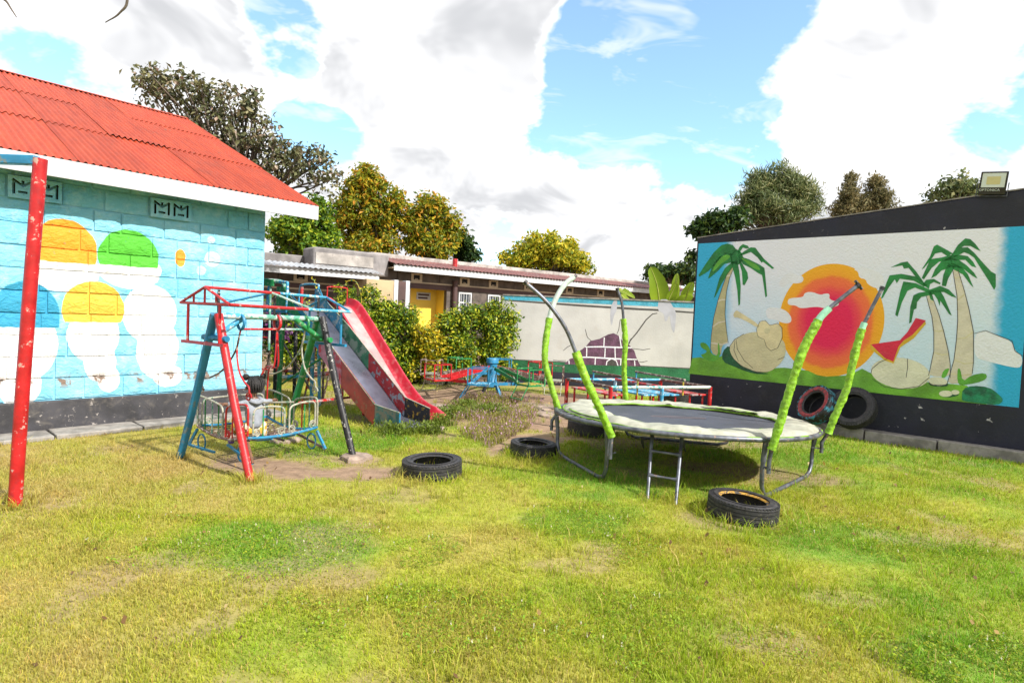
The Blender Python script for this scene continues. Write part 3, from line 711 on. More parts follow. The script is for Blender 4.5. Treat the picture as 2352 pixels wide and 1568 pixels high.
m_grass = paintmat('mural_grass', (.18, .46, .035), var=.25, scale=3); m_leaf = paintmat('mural_palm_green', (.018, .24, .05), var=.25, scale=5)
m_leaf2 = paintmat('mural_leaf_light', (.12, .42, .04), var=.2); m_trunk = paintmat('mural_trunk', (.50, .46, .24), var=.09, scale=6); m_trunk2 = paintmat('mural_pale_trunk', (.68, .62, .48), var=.09, scale=6)
m_stone = paintmat('mural_stone', (.66, .60, .36), var=.09, scale=4); m_stone2 = paintmat('mural_pale_stone', (.74, .72, .54), var=.09, scale=4)
m_dkgreen = paintmat('mural_dark_green', (.012, .10, .035), var=.3, scale=6); m_bush = paintmat('mural_bush', (.012, .22, .10), var=.4, scale=8)
m_line = paintmat('mural_outline', (.06, .055, .05)); m_guitar = paintmat('mural_guitar', (.78, .68, .40), var=.12); m_rd = paintmat('mural_red', (.70, .02, .06)); m_yl = paintmat('mural_yellow', (.72, .45, .03))
def P(Z, *pts): return [Z(p) for p in pts]
flat([P(Z3, (690, 790), (800, 790), (880, 820), (925, 880), (915, 930), (850, 930), (780, 900), (700, 890)),
      P(Z3, (885, 745), (900, 705), (1030, 700), (1035, 660), (1100, 648), (1180, 680), (1220, 665), (1265, 668), (1255, 720), (1340, 740), (1345, 775), (1230, 802), (1150, 780), (1000, 802), (960, 770), (900, 770)),
      P(Z3, (840, 620), (890, 574), (1000, 577), (1032, 548), (1022, 510), (975, 500), (900, 470), (800, 560)),
      P(Z4, (-5, 400), (40, 420), (45, 470), (100, 480), (110, 520), (190, 560), (250, 520), (240, 440), (90, 380)),
      P(Z4, (960, 912), (1050, 888), (1130, 920), (1260, 970), (1285, 1050), (1345, 1090), (1338, 1185), (1250, 1178), (1060, 1130), (960, 1100))],
     'painted_clouds', m_white, mural, wr, .007, it=2, clip=(U0_, U1_, ZB, ZT))
ga = [Z3(p) for p in [(12, 1238), (110, 1232), (220, 1262), (310, 1215), (420, 1290), (600, 1345), (760, 1330), (860, 1325), (960, 1338), (1070, 1352), (1150, 1390), (1230, 1405), (1330, 1398), (1430, 1395)]]
gb = [Z4(p) for p in [(20, 1215), (70, 1190), (150, 1232), (330, 1290), (600, 1298), (760, 1310), (900, 1325), (1000, 1400), (1060, 1475)]]
top_ = ga+gb
flat([[(top_[0][0], ZB)]+[(max(p[0], U0_), p[1]) for p in top_]+[(top_[-1][0]+.02, ZB)]], 'painted_grass', m_grass, mural, wr, .009, it=0)
flat([P(Z3, (395, 430), (350, 490), (310, 600), (270, 720), (230, 880), (207, 1050), (200, 1190), (290, 1235), (305, 1120), (360, 1105), (342, 980), (330, 850), (335, 740), (345, 640), (370, 530), (408, 440))], 'painted_trunk', m_trunk, mural, wr, .011)
flat([P(Z4, (790, 405), (810, 500), (825, 620), (830, 800), (820, 960), (800, 1120), (775, 1230), (745, 1312), (900, 1302), (945, 1230), (955, 1140), (955, 900), (920, 720), (885, 580), (850, 450), (830, 400)),
      P(Z4, (580, 610), (600, 680), (625, 780), (640, 900), (640, 1050), (612, 1210), (598, 1245), (770, 1262), (770, 1150), (755, 1050), (720, 900), (680, 760), (640, 650), (622, 605))], 'painted_trunk', m_trunk2, mural, wr, .011)
def strokes(lines, wd, name, m_, lay, wf=wr, Z=None, parent=mural):
    pg = []
    for ln in lines:
        q = [Z(p) for p in ln]; L_, R_ = [], []
        for i in range(len(q)):
            a_, c_ = q[max(i-1, 0)], q[min(i+1, len(q)-1)]; dx, dz = c_[0]-a_[0], c_[1]-a_[1]; l_ = math.hypot(dx, dz) or 1
            ww = wd*(.55+.45*math.sin(math.pi*(i+.6)/(len(q)+.2)))
            L_.append((q[i][0]-dz/l_*ww/2, q[i][1]+dx/l_*ww/2)); R_.append((q[i][0]+dz/l_*ww/2, q[i][1]-dx/l_*ww/2))
        pg.append(L_+R_[::-1])
    return flat(pg, name, m_, parent, wf, lay, it=0)
strokes([[(330, 520), (355, 508), (378, 505)], [(265, 738), (300, 720), (338, 722)], [(215, 965), (270, 925), (335, 912)], [(202, 1105), (250, 1112), (305, 1120), (358, 1100)]], .026, 'painted_bands', m_trunk2, .0125, Z=Z3)
strokes([[(596, 655), (640, 660)], [(635, 885), (680, 895), (722, 885)], [(637, 1060), (700, 1080), (762, 1075)], [(825, 955), (890, 945), (952, 900)], [(805, 1120), (880, 1150), (955, 1145)], [(778, 1228), (860, 1245), (945, 1235)], [(805, 470), (850, 465)], [(825, 650), (885, 600)]], .020, 'painted_bands', m_stone, .0125, Z=Z4)
flat([P(Z3, (370, 320), (430, 270), (475, 300), (500, 360), (450, 410), (390, 400)), P(Z3, (440, 290), (400, 235), (350, 222), (300, 235), (230, 300), (160, 400), (95, 500), (100, 518), (180, 470), (250, 400), (310, 320), (350, 308), (390, 325)),
      P(Z3, (395, 320), (340, 305), (280, 340), (220, 410), (178, 533), (200, 522), (265, 468), (290, 440), (325, 402), (395, 390)),
      P(Z3, (405, 375), (330, 440), (280, 530), (230, 708), (245, 692), (300, 580), (350, 500), (400, 430)),
      P(Z3, (385, 390), (420, 520), (440, 640), (450, 775), (464, 762), (470, 600), (458, 470), (440, 370)),
      P(Z3, (455, 390), (480, 470), (488, 588), (505, 592), (537, 530), (530, 480), (490, 410), (455, 350)),
      P(Z3, (445, 330), (540, 360), (640, 410), (682, 440), (692, 540), (705, 690), (690, 702), (670, 560), (660, 502), (620, 482), (560, 440), (490, 405)),
      P(Z3, (440, 295), (460, 250), (490, 227), (530, 240), (548, 262), (520, 267), (490, 257), (470, 285), (455, 320)),
      P(Z3, (445, 335), (500, 290), (560, 255), (600, 258), (640, 310), (680, 360), (768, 440), (750, 447), (668, 383), (655, 392), (620, 345), (560, 297), (500, 320))], 'painted_palm_leaves', m_leaf, mural, wr, .014, it=0)
flat([P(Z3, (385, 330), (330, 318), (285, 355), (230, 430), (215, 480), (262, 440), (300, 395), (350, 370)), P(Z3, (460, 340), (540, 372), (620, 412), (650, 460), (600, 450), (540, 410))], 'painted_leaf_lights', m_leaf2, mural, wr, .0155)
flat([P(Z4, (780, 290), (830, 210), (890, 156), (930, 163), (970, 200), (1012, 258), (985, 247), (930, 217), (880, 217), (830, 250)),
      P(Z4, (790, 275), (720, 235), (665, 206), (640, 220), (610, 300), (543, 403), (562, 392), (620, 322), (650, 277), (700, 267), (750, 300)),
      P(Z4, (780, 280), (860, 230), (910, 227), (960, 270), (1030, 350), (1095, 420), (1132, 440), (1132, 540), (1118, 565), (1080, 500), (1010, 390), (960, 310), (920, 282), (880, 267), (800, 310)),
      P(Z4, (780, 295), (850, 288), (910, 298), (950, 340), (978, 388), (940, 377), (890, 327), (790, 330)),
      P(Z4, (770, 305), (840, 328), (900, 370), (960, 430), (987, 475), (950, 457), (880, 402), (780, 380)),
      P(Z4, (780, 350), (860, 383), (910, 440), (956, 548), (930, 522), (870, 442), (790, 400)),
      P(Z4, (760, 350), (805, 385), (752, 480), (736, 538), (703, 532), (714, 450), (735, 395)),
      P(Z4, (790, 290), (700, 338), (650, 400), (618, 474), (660, 452), (700, 412), (780, 385)),
      P(Z4, (790, 285), (700, 308), (610, 322), (590, 370), (543, 472), (562, 482), (622, 392), (682, 342), (770, 330)),
      P(Z4, (560, 505), (500, 420), (430, 340), (380, 348), (295, 387), (390, 371), (402, 397), (440, 391), (480, 442), (530, 500)),
      P(Z4, (590, 530), (500, 460), (380, 438), (288, 450), (263, 510), (218, 638), (236, 627), (282, 546), (330, 482), (345, 512), (370, 477), (480, 492), (560, 540)),
      P(Z4, (620, 570), (500, 513), (398, 498), (373, 580), (333, 763), (351, 778), (387, 662), (432, 572), (490, 547), (590, 585)),
      P(Z4, (640, 570), (520, 588), (478, 608), (453, 700), (443, 833), (461, 822), (482, 722), (502, 712), (507, 662), (540, 622), (640, 600)),
      P(Z4, (550, 520), (580, 485), (640, 478), (693, 510), (690, 523), (640, 503), (610, 520), (600, 560)),
      P(Z4, (590, 570), (690, 533), (760, 563), (823, 628), (780, 617), (720, 582), (620, 590)),
      P(Z4, (620, 570), (680, 555), (720, 620), (782, 768), (760, 757), (712, 682), (692, 652), (686, 692), (668, 640)),
      P(Z4, (595, 580), (622, 585), (642, 655), (614, 642))], 'painted_palm_leaves', m_leaf, mural, wr, .014, it=0)
flat([P(Z3, (303, 1185), (372, 1118), (410, 1230), (480, 1305), (600, 1362), (740, 1380), (640, 1385), (540, 1368), (400, 1312), (308, 1272)), P(Z4, (590, 1300), (620, 1330), (740, 1335), (760, 1310), (700, 1290)), P(Z4, (680, 1375), (700, 1415), (790, 1418), (850, 1395), (800, 1380))], 'painted_stone_shade', m_dkgreen, mural, wr, .0105)  # shade beneath the boulder and stones, painted as part of the mural
flat([P(Z3, (363, 1150), (415, 1075), (500, 1025), (620, 1000), (760, 1040), (850, 1075), (873, 1150), (866, 1230), (805, 1310), (720, 1368), (600, 1362), (480, 1312), (400, 1240))], 'painted_boulder', m_stone, mural, wr, .016, it=2)
def elz(Z, cx_, cy_, rx_, ry_, n=28, rot=0.0):
    return [Z((cx_+rx_*math.cos(a_)*math.cos(rot)-ry_*math.sin(a_)*math.sin(rot), cy_+rx_*math.cos(a_)*math.sin(rot)+ry_*math.sin(a_)*math.cos(rot))) for a_ in [2*math.pi*i/n for i in range(n)]]
flat([elz(Z4, 375, 1225, 236, 122, rot=.12)], 'painted_boulder', m_stone2, mural, wr, .016, it=0)
flat([elz(Z4, 672, 1290, 75, 34, rot=.1), elz(Z4, 735, 1388, 54, 25), elz(Z4, 810, 1378, 33, 19)], 'painted_stones', m_stone2, mural, wr, .0165, it=0)
strokes([[(430, 1075), (440, 1160), (500, 1260), (580, 1330)], [(420, 1085), (410, 1170), (450, 1270)], [(800, 1255), (860, 1230)], [(363, 1150), (415, 1075), (500, 1025)], [(400, 1240), (480, 1312), (600, 1362), (720, 1368)]], .010, 'painted_outline', m_line, .0175, Z=Z3)
strokes([[(140, 1230), (150, 1190), (210, 1140), (290, 1105)], [(150, 1270), (250, 1335), (380, 1352), (520, 1330), (605, 1260)], [(430, 1110), (432, 1180), (420, 1260)], [(600, 1300), (620, 1320), (740, 1318)]], .010, 'painted_outline', m_line, .0175, Z=Z4)
strokes([[(395, 430), (350, 490), (310, 600), (270, 720), (230, 880), (207, 1050), (200, 1190)], [(360, 1105), (342, 980), (330, 850), (335, 740), (345, 640), (370, 530), (408, 440)], [(610, 985), (640, 915), (690, 905), (730, 950), (800, 930), (838, 970), (840, 1060), (800, 1150), (740, 1175), (700, 1140), (680, 1075), (625, 1050), (610, 985)]], .009, 'painted_outline', m_line, .0195, Z=Z3)
strokes([[(790, 405), (825, 620), (830, 800), (820, 960), (800, 1120), (745, 1312)], [(945, 1230), (955, 1140), (955, 900), (920, 720), (885, 580), (830, 400)], [(580, 610), (625, 780), (640, 900), (640, 1050), (598, 1245)], [(770, 1262), (770, 1150), (755, 1050), (720, 900), (680, 760), (622, 605)], [(960, 912), (1050, 888), (1130, 920), (1260, 970), (1285, 1050), (1345, 1090)]], .009, 'painted_outline', m_line, .0195, Z=Z4)
# two painted guitars lying against the boulders
flat([P(Z3, (403, 850), (430, 812), (460, 830), (640, 945), (625, 975), (520, 910), (450, 880), (410, 880)),
      P(Z3, (610, 985), (640, 915), (690, 905), (730, 950), (800, 930), (838, 970), (840, 1060), (800, 1150), (740, 1175), (700, 1140), (680, 1075), (625, 1050))], 'painted_guitar', m_guitar, mural, wr, .019, it=1)
flat([elz(Z3, 706, 998, 26, 26, 20)], 'painted_sound_hole', m_stone, mural, wr, .0205, it=0)
flat([P(Z4, (136, 1000), (140, 1035), (250, 1125), (320, 1150), (375, 1020), (480, 950), (578, 835), (570, 808), (470, 880), (370, 985))], 'painted_guitar_edge', m_yl, mural, wr, .0175, it=0)
flat([P(Z4, (140, 998), (370, 965), (430, 900), (497, 788), (577, 808), (470, 922), (400, 968), (360, 1015), (318, 1135), (250, 1105))], 'painted_guitar', m_rd, mural, wr, .019, it=0)
flat([P(Z3, (105, 1105), (150, 1100), (190, 1140), (205, 1200), (270, 1225), (265, 1110), (280, 1105), (290, 1240), (210, 1280), (100, 1215), (160, 1195), (170, 1175), (120, 1150)), P(Z4, (695, 1262), (718, 1200), (765, 1183), (755, 1215), (730, 1265)), P(Z4, (828, 1190), (850, 1188), (868, 1295), (940, 1240), (1050, 1222), (1066, 1262), (1020, 1292), (930, 1312), (850, 1325), (826, 1290))], 'painted_sprouts', m_leaf2, mural, wr, .0185, it=1)
flat([[(a_, max(c_, ZB+.004)) for a_, c_ in P(Z4, (862, 1430), (868, 1350), (950, 1323), (1080, 1338), (1150, 1388), (1197, 1440), (1150, 1482), (1000, 1475), (870, 1447))]], 'painted_bush', m_bush, mural, wr, .0195, it=1)
# kerb along the foot of the wall: bed and separate stones
kerb = thing('kerb', 'worn concrete kerb along the foot of the mural wall', 'kerb', wr(3, .2, 0), kind='structure')
mb = MB(); mb.box(wr(4, .10, .05), (9, .20, .16), WRD, WRN); mb.build('kerb_bed', M['concrete'], kerb, bevel=.01)
u = .2
while u < 8:
    L = rnd.uniform(.85, 1.05); mb = MB(); mb.box(wr(u+L/2, .262+rnd.uniform(-.006, .006), .055+rnd.uniform(-.008, .006)), (L-.018, .115, .19), WRD, WRN)
    mb.build('kerb_stone', M['concrete'], kerb, bevel=.016); u += L

# floodlight on the parapet
fu, fz = wr_uz(2277, 449); fl = thing('floodlight', 'small black floodlight tilted on top of the dark parapet', 'floodlight', wr(fu, .05, fz))
Mf = Matrix.Rotation(R(-6), 4, 'X')
def fp(x, y, z):
    q = Vector((x, y, z)); q = Matrix.Rotation(R(14), 3, 'X') @ q; q = Matrix.Rotation(R(6), 3, 'Y') @ q
    return wr(fu, .05, fz) + WRD*q.x + (-WRN)*q.y + Vector((0, 0, q.z))
def fbox(x0, x1, y0, y1, z0, z1): 
    mbk = MB(); vs = [fp(x, y, z) for z in (z0, z1) for y in (y0, y1) for x in (x0, x1)]
    return mbk.add(vs, [(0, 2, 3, 1), (4, 5, 7, 6), (0, 1, 5, 4), (2, 6, 7, 3), (0, 4, 6, 2), (1, 3, 7, 5)])
M['lampblack'] = mat('lamp_housing', (.02, .018, .022), .4, var=.2); M['lampglass'] = mat('lamp_reflector', (.66, .72, .74), .2, var=.05); M['led'] = mat('led_plate', (.62, .56, .30), .5, var=.08)
fbox(-.15, .15, 0, .05, .0, .31).build('housing', M['lampblack'], fl, bevel=.008)
fbox(-.128, .128, -.004, .01, .10, .29).build('reflector', M['lampglass'], fl)
fbox(-.075, .075, -.007, .0, .14, .245).build('led_panel', M['led'], fl)
mb = MB(); mb.tube([fp(-.17, .02, .16), fp(-.17, .02, -.02), fp(.17, .02, -.02), fp(.17, .02, .16)], .008, 6); mb.build('bracket', M['steel'], fl)
def text_mesh(txt, size, Mx, name, m_, parent, extrude=.0006):
    cu_ = bpy.data.curves.new('txt', 'FONT'); cu_.body = txt; cu_.size = size; cu_.align_x = 'CENTER'; cu_.extrude = extrude; cu_.resolution_u = 2
    o = bpy.data.objects.new('tmp', cu_); COL.objects.link(o); dg = bpy.context.evaluated_depsgraph_get()
    me = bpy.data.meshes.new_from_object(o.evaluated_get(dg)); bpy.data.objects.remove(o)
    me.materials.clear(); me.materials.append(m_); return link(name, me, parent, Mx)
fx_ = (fp(1, 0, 0)-fp(0, 0, 0)).normalized(); fz_ = (fp(0, 0, 1)-fp(0, 0, 0)).normalized(); fn_ = fx_.cross(fz_)
def fM(x, z):
    o_ = fp(x, -.003, z); return Matrix(((fx_.x, fz_.x, fn_.x, o_.x), (fx_.y, fz_.y, fn_.y, o_.y), (fx_.z, fz_.z, fn_.z, o_.z), (0, 0, 0, 1)))
text_mesh('OPTONICA', .045, fM(-.03, .05), 'lettering', M['lampglass'], fl)

# ================================================================== WHITE WALL (middle)
WM0 = Vector((-.28, 14.85, 0)); WM1 = Vector((5.6, 14.25, 0)); WMD = (WM1-WM0).normalized(); WMN = Vector((WMD.y, -WMD.x, 0))
def wm(u, v, z): return WM0+WMD*u+WMN*v+Vector((0, 0, z))
def wm_uz(x, y):
    p = onplane(x, y, WM0, WMN)-WM0; return p.dot(WMD), p.z
ZW = lambda p: wm_uz((1900+p[0]*.34864)/1.63265, (1000+p[1]*.34864)/1.63265)
ww = thing('white_wall', 'off-white plastered boundary wall with a painted patch of purple bricks and green base', 'wall', wm(2.5, -.1, 0))
M['offwhite'] = mat('grimy_white_plaster', (.53, .515, .50), .75, var=.10, scale=1.4, dirt=(.45, .40, .36), dirtamt=.35, bump=.35, bscale=25)
LWM = (WM1-WM0).length
mb = MB(); mb.box(wm(LWM/2, -.1, 1.08), (LWM, .2, 2.16), WMD, WMN); mb.build('wall', M['offwhite'], ww)
mb = MB()
for i in range(14): mb.box(wm(LWM*(i+.5)/14, -.1, 2.175), (LWM/14-.004, .235, .03+rnd.uniform(-.004, .006)), WMD, WMN)
mb.build('coping', M['concrete'], ww)
m_wg = paintmat('wall_green_band', (.012, .15, .055), var=.25, scale=2); m_wb = paintmat('wall_blue_band', (.06, .36, .50), var=.2, scale=5, chip=(.5, .52, .52), chipamt=-.05); m_pur = paintmat('painted_purple_brick', (.13, .052, .10), var=.3, scale=7)
zg = ZW((1000, 1045))[1]
flat([[(0, .34), (LWM, .25), (LWM, zg), (0, zg)]], 'green_band', m_wg, ww, wm, .003, it=0)
flat([[(0, 0), (LWM, 0), (LWM, .25), (0, .34)]], 'black_base', M['navy'], ww, wm, .0035, it=0)
flat([[(0, zg-.008), (LWM, zg-.012), (LWM, zg+.014), (0, zg+.012)]], 'black_edge_line', m_line, ww, wm, .0045, it=0)
flat([[(.02, 2.05), (2.2, 2.04), (LWM, 2.02), (LWM, 2.157), (0.02, 2.157)]], 'blue_band', m_wb, ww, wm, .003, it=0)
strokes([[(-60, 356), (200, 375), (490, 395), (800, 418), (1100, 436), (1400, 455), (1620, 465), (1800, 478), (1960, 490), (2100, 497)]], .05, 'black_line', m_line, .004, wm, ZW, ww)
strokes([[(1310, 825), (1340, 780), (1400, 710), (1450, 640), (1500, 570), (1570, 507), (1620, 500)], [(1315, 830), (1330, 790), (1345, 770)]], .03, 'painted_crack', m_line, .004, wm, ZW, ww)
strokes([[(910, 797), (870, 760), (860, 730), (845, 670)], [(1185, 722), (1205, 680), (1220, 570)], [(610, 900), (650, 865), (700, 837)], [(1360, 880), (1470, 893), (1545, 880)], [(1425, 1022), (1460, 1025), (1515, 1013)], [(500, 1003), (560, 1010), (640, 1008)]], .016, 'painted_crack', m_line, .004, wm, ZW, ww)
flat([P(ZW, (1635, 352), (1740, 350), (1790, 430), (1825, 500), (1812, 640), (1800, 725), (1770, 650), (1752, 500), (1722, 590), (1700, 585), (1692, 500), (1620, 472)), P(ZW, (1120, 430), (1160, 350), (1190, 350), (1185, 470), (1150, 530), (1130, 650), (1112, 560))], 'drip_stain', mat('grey_drip_stain', (.42, .42, .47), .7, var=.1), ww, wm, .0048, it=1)
flat([P(ZW, (618, 1048), (680, 990), (768, 962), (778, 910), (850, 858), (900, 797), (1000, 775), (1090, 728), (1150, 714), (1200, 738), (1242, 792), (1312, 832), (1372, 902), (1402, 992), (1445, 1070))], 'painted_bricks', m_pur, ww, wm, .006, it=0)
strokes([[(845, 862), (1000, 860), (1200, 866), (1345, 870)], [(775, 972), (900, 972), (1100, 985), (1250, 992), (1400, 996)]], .034, 'painted_mortar', m_white, .0075, wm, ZW, ww)
strokes([[(862, 870), (860, 965)], [(1165, 870), (1168, 980)], [(1060, 875), (1055, 980)], [(1300, 875), (1285, 985)], [(955, 975), (950, 1052)], [(1230, 995), (1225, 1060)], [(1375, 1010), (1380, 1065)], [(670, 1005), (672, 1046)], [(1215, 745), (1232, 860)], [(1050, 760), (1045, 858)], [(1070, 1060), (1080, 1015), (1130, 985), (1180, 1010), (1198, 1064)]], .026, 'painted_mortar', m_white, .0078, wm, ZW, ww)
flat([P(ZW, (1080, 1062), (1092, 1015), (1130, 995), (1170, 1015), (1188, 1066))], 'painted_mouse_hole', m_line, ww, wm, .0085, it=1)

# ================================================================== LONG BUILDING (behind)
LB0 = Vector((-7.59, 22.4, 0)); LB1 = Vector((10.76, 37.0, 0)); LBD = (LB1-LB0).normalized(); LBN = Vector((LBD.y, -LBD.x, 0))
def lb(u, v, z): return LB0+LBD*u+LBN*v+Vector((0, 0, z))
def lb_uz(x, y, v=0.0):
    p = onplane(x, y, LB0+LBN*v, LBN)-LB0; return p.dot(LBD), p.z
ZF = lambda p, v=0.0: lb_uz((1000+p[0]*960/2352)/1.63265, (900+p[1]*960/2352)/1.63265, v)
lbld = thing('long_building', 'long low brown block building with red tin roof and yellow doorway behind the hedge', 'building', lb(8, -3, 0))
M['brown_block'] = mat('brown_stone_block', (.115, .092, .078), .85, var=.3, scale=3, bump=.4, bscale=12)
M['maroon'] = mat('maroon_band_paint', (.085, .045, .042), .7, var=.2, scale=2)
M['creamp'] = mat('cream_paint', (.52, .43, .31), .7, var=.15, scale=2, dirt=(.35, .27, .2), dirtamt=.3)
M['tan'] = mat('tan_plaster', (.44, .33, .19), .75, var=.18, scale=1.2, dirt=(.3, .22, .14), dirtamt=.4)
M['yellowp'] = mat('yellow_wall_paint', (.84, .58, .07), .65, var=.10, scale=1.5)
M['parapet'] = mat('weathered_parapet', (.44, .40, .37), .85, var=.3, scale=1.6, dirt=(.16, .14, .13), dirtamt=.75, bump=.4, bscale=8)
M['parapet_dark'] = mat('grey_cement', (.26, .24, .24), .85, var=.3, scale=1.6, dirt=(.10, .09, .09), dirtamt=.6, bump=.4, bscale=8)
M['oldroof'] = mat('faded_red_tin', (.20, .075, .065), .6, var=.3, scale=2.2, dirt=(.30, .25, .24), dirtamt=.75)
M['tin'] = mat('plain_tin', (.50, .52, .55), .4, metal=.4, var=.2, scale=2, dirt=(.3, .28, .27), dirtamt=.5)
M['glass'] = mat('window_glass', (.05, .06, .07), .1, var=.2)
uL = lb_uz(560, 650)[0]; uD = lb_uz(868, 640)[0]; uE = 24.5
def lbox(u0, u1, v0, v1, z0, z1): 
    mbk = MB(); return mbk.box(lb((u0+u1)/2, (v0+v1)/2, (z0+z1)/2), (abs(u1-u0), abs(v1-v0), abs(z1-z0)), LBD, LBN)
# the doorway bay splits the front wall
d0, d1, dt = ZF((1322, 450))[0], ZF((1655, 460))[0], ZF((1490, 452))[1]
for a_, e_, h_ in ((uL-4, uD, 3.1), (uD, d0, 3.42), (d1, uE, 3.42)): lbox(a_, e_, -.2, 0, 0, h_).build('wall', M['brown_block'], lbld, smooth=0)
lbox(d0, d1, -.2, 0, dt, 3.42).build('door_lintel', M['maroon'], lbld, smooth=0)
lbox(d0-.05, d1+.05, -.95, -.85, 0, 3).build('recess_wall', M['yellowp'], lbld, smooth=0)
lbox(d1-.02, d1+.08, -.85, -.2, 0, 3).build('recess_side', M['yellowp'], lbld, smooth=0)
lbox(d0-.08, d0+.02, -.85, -.2, 0, 3).build('recess_side', M['yellowp'], lbld, smooth=0)
lbox(d0-.05, d1+.05, -.95, -.2, 3.0, 3.04).build('recess_ceiling', M['creamp'], lbld, smooth=0)
zb_ = 2.90; zl = 2.57
for a_, e_ in ((uD, d0), (d1, uE)):
    lbox(a_, e_, .0, .012, zb_-.22, zb_-.03).build('painted_band', M['maroon'], lbld, smooth=0)
lbox(uD, uE, .0, .02, zb_-.03, zb_+.03).build('cream_ledge', M['creamp'], lbld, smooth=0)
lbox(uL-4, uD, .0, .02, zl-.03, zl+.03).build('cream_ledge', M['creamp'], lbld, smooth=0)
lbox(uL-4, uD, .0, .012, zl-.21, zl-.03).build('painted_band', M['maroon'], lbld, smooth=0)
lbox(uL-4, uD, .0, .02, zl-.27, zl-.21).build('cream_ledge', M['creamp'], lbld, smooth=0)
# course of face blocks with raised mortar under the eaves, framed vents between them
u = uL-4
vents = [ZF((x, 380))[0] for x in (310, 1375, 1815, 2080)]+[lb_uz(x, 705)[0] for x in (1266, 1383)]+[lb_uz(x, 730)[0] for x in (1475,)]
vents = [ZF((310, 350))[0], ZF((1375, 345))[0], ZF((1815, 385))[0], ZF((2080, 400))[0]]+[lb_uz((1900+x*.34864)/1.63265, (1000+y*.34864)/1.63265)[0] for x, y in ((228, 225), (672, 260), (1005, 285))]
while u < uE:
    L = rnd.uniform(.75, 1.05); a_, e_ = u, min(u+L, uE); u += L
    hit = [v_ for v_ in vents if a_ < v_+.28 and e_ > v_-.28]
    if hit:
        if hit[0]-.28-a_ > .15: lbox(a_+.02, hit[0]-.30, 0, .02, (zl if a_ < uD else zb_)+.045, 3.02 if a_ < uD else 3.36).build('face_block', M['brown_block'], lbld, smooth=0)
        u = max(u if e_ > hit[0]+.28 else hit[0]+.28, hit[0]+.28) if e_ < hit[0]+.5 else hit[0]+.28
        continue
    lbox(a_+.02, e_-.02, 0, .02, (zl if a_ < uD else zb_)+.045, 3.02 if a_ < uD else 3.36).build('face_block', M['brown_block'], lbld, smooth=0)
for v_ in vents:
    b_, t_ = (zl+.04, 2.98) if v_ < uD else (zb_+.03, 3.27)
    mbk = lbox(v_-.26, v_-.15, 0, .05, b_, t_)
    for q in ((v_+.15, v_+.26, b_, t_), (v_-.15, v_+.15, b_, b_+.08), (v_-.15, v_+.15, t_-.06, t_)): mbk.box(lb((q[0]+q[1])/2, .025, (q[2]+q[3])/2), (q[1]-q[0], .05, q[3]-q[2]), LBD, LBN)
    fr_ = mbk.build('vent_frame', M['creamp'], lbld, smooth=0)
    lbox(v_-.15, v_+.15, .002, .008, b_+.08, t_-.06).build('vent_shade_plate', M['dark'], fr_, smooth=0)  # near-black plate on the wall, shade of a vent hole put in as colour
    lbox(v_-.07, v_+.07, .01, .03, b_+.10, b_+.13).build('vent_bar', M['creamp'], fr_, smooth=0)
# windows
def window(x0, y0, x1, y1):
    u0, z1 = ZF((x0, y0)); u1, z0 = ZF((x1, y1)); z0 = max(z0, .9)
    mbk = MB(); fw = .07
    for q in ((u0, u0+fw, z0, z1), (u1-fw, u1, z0, z1), (u0+fw, u1-fw, z1-fw, z1), (u0+fw, u1-fw, z0, z0+fw), (u0+fw, u1-fw, z1-.48, z1-.42)): mbk.box(lb((q[0]+q[1])/2, .03, (q[2]+q[3])/2), (q[1]-q[0], .06, q[3]-q[2]), LBD, LBN)
    w_ = mbk.build('window', M['white_paint'], lbld, smooth=0)
    lbox(u0+fw, u1-fw, .004, .012, z0+fw, z1-fw).build('pane', M['glass'], w_, smooth=0)
    n = 4; mbk = MB()
    for i in range(1, n+1):
        uc = u0+(u1-u0)*i/(n+1); mbk.box(lb(uc, .035, (z0+z1)/2), (.022, .02, z1-z0-2*fw), LBD, LBN)
    mbk.build('window_bars', M['white_paint'], w_, smooth=0)
window(1760, 478, 1872, 680); window(2028, 500, 2135, 690)
lbox(ZF((1888, 490))[0], ZF((2015, 490))[0], 0, .03, 1.0, ZF((1950, 490))[1]).build('stone_panel', M['brown_block'], lbld, smooth=0)
mbk = MB(); ud = ZF((1720, 340))[0]; mbk.tube([lb(ud, .12, .1), lb(ud, .12, 3.1)], .12, 10); mbk.build('downpipe', M['maroon'], lbld)
# roof over the right part
e0, e1 = lb_uz(905, 612, .7)[0], uE+.5
zf0 = lb_uz(905, 622, .7)[1]
ZFA = 3.385
lbox(e0, e1, .68, .72, ZFA-.12, ZFA+.125).build('fascia', M['white_paint'], lbld, smooth=0)
def tin_slope(u0, u1, v0, z0, v1, z1, name, m_, pitch=.19):
    mbk = MB(); n = int((u1-u0)/pitch*4); vs = []
    for i in range(n+1):
        uu_ = u0+(u1-u0)*i/n; am = .022*math.cos(2*math.pi*i/4)
        vs += [lb(uu_, v0, z0+am), lb(uu_, v1, z1+am)]
    mbk.add(vs, [(2*i, 2*i+2, 2*i+3, 2*i+1) for i in range(n)]); return mbk.build(name, m_, lbld, smooth=80)
tin_slope(e0-.05, e1, .80, ZFA+.155, -1.6, 3.96, 'tin_roof', M['oldroof'])
lbox(uD+.4, uE+.5, -1.9, -1.6, 0, 4.14).build('parapet', M['parapet'], lbld, bevel=.03)
lbox(e0-.05, e1, .0, .68, 3.37, 3.40).build('eave_soffit', M['creamp'], lbld, smooth=0)
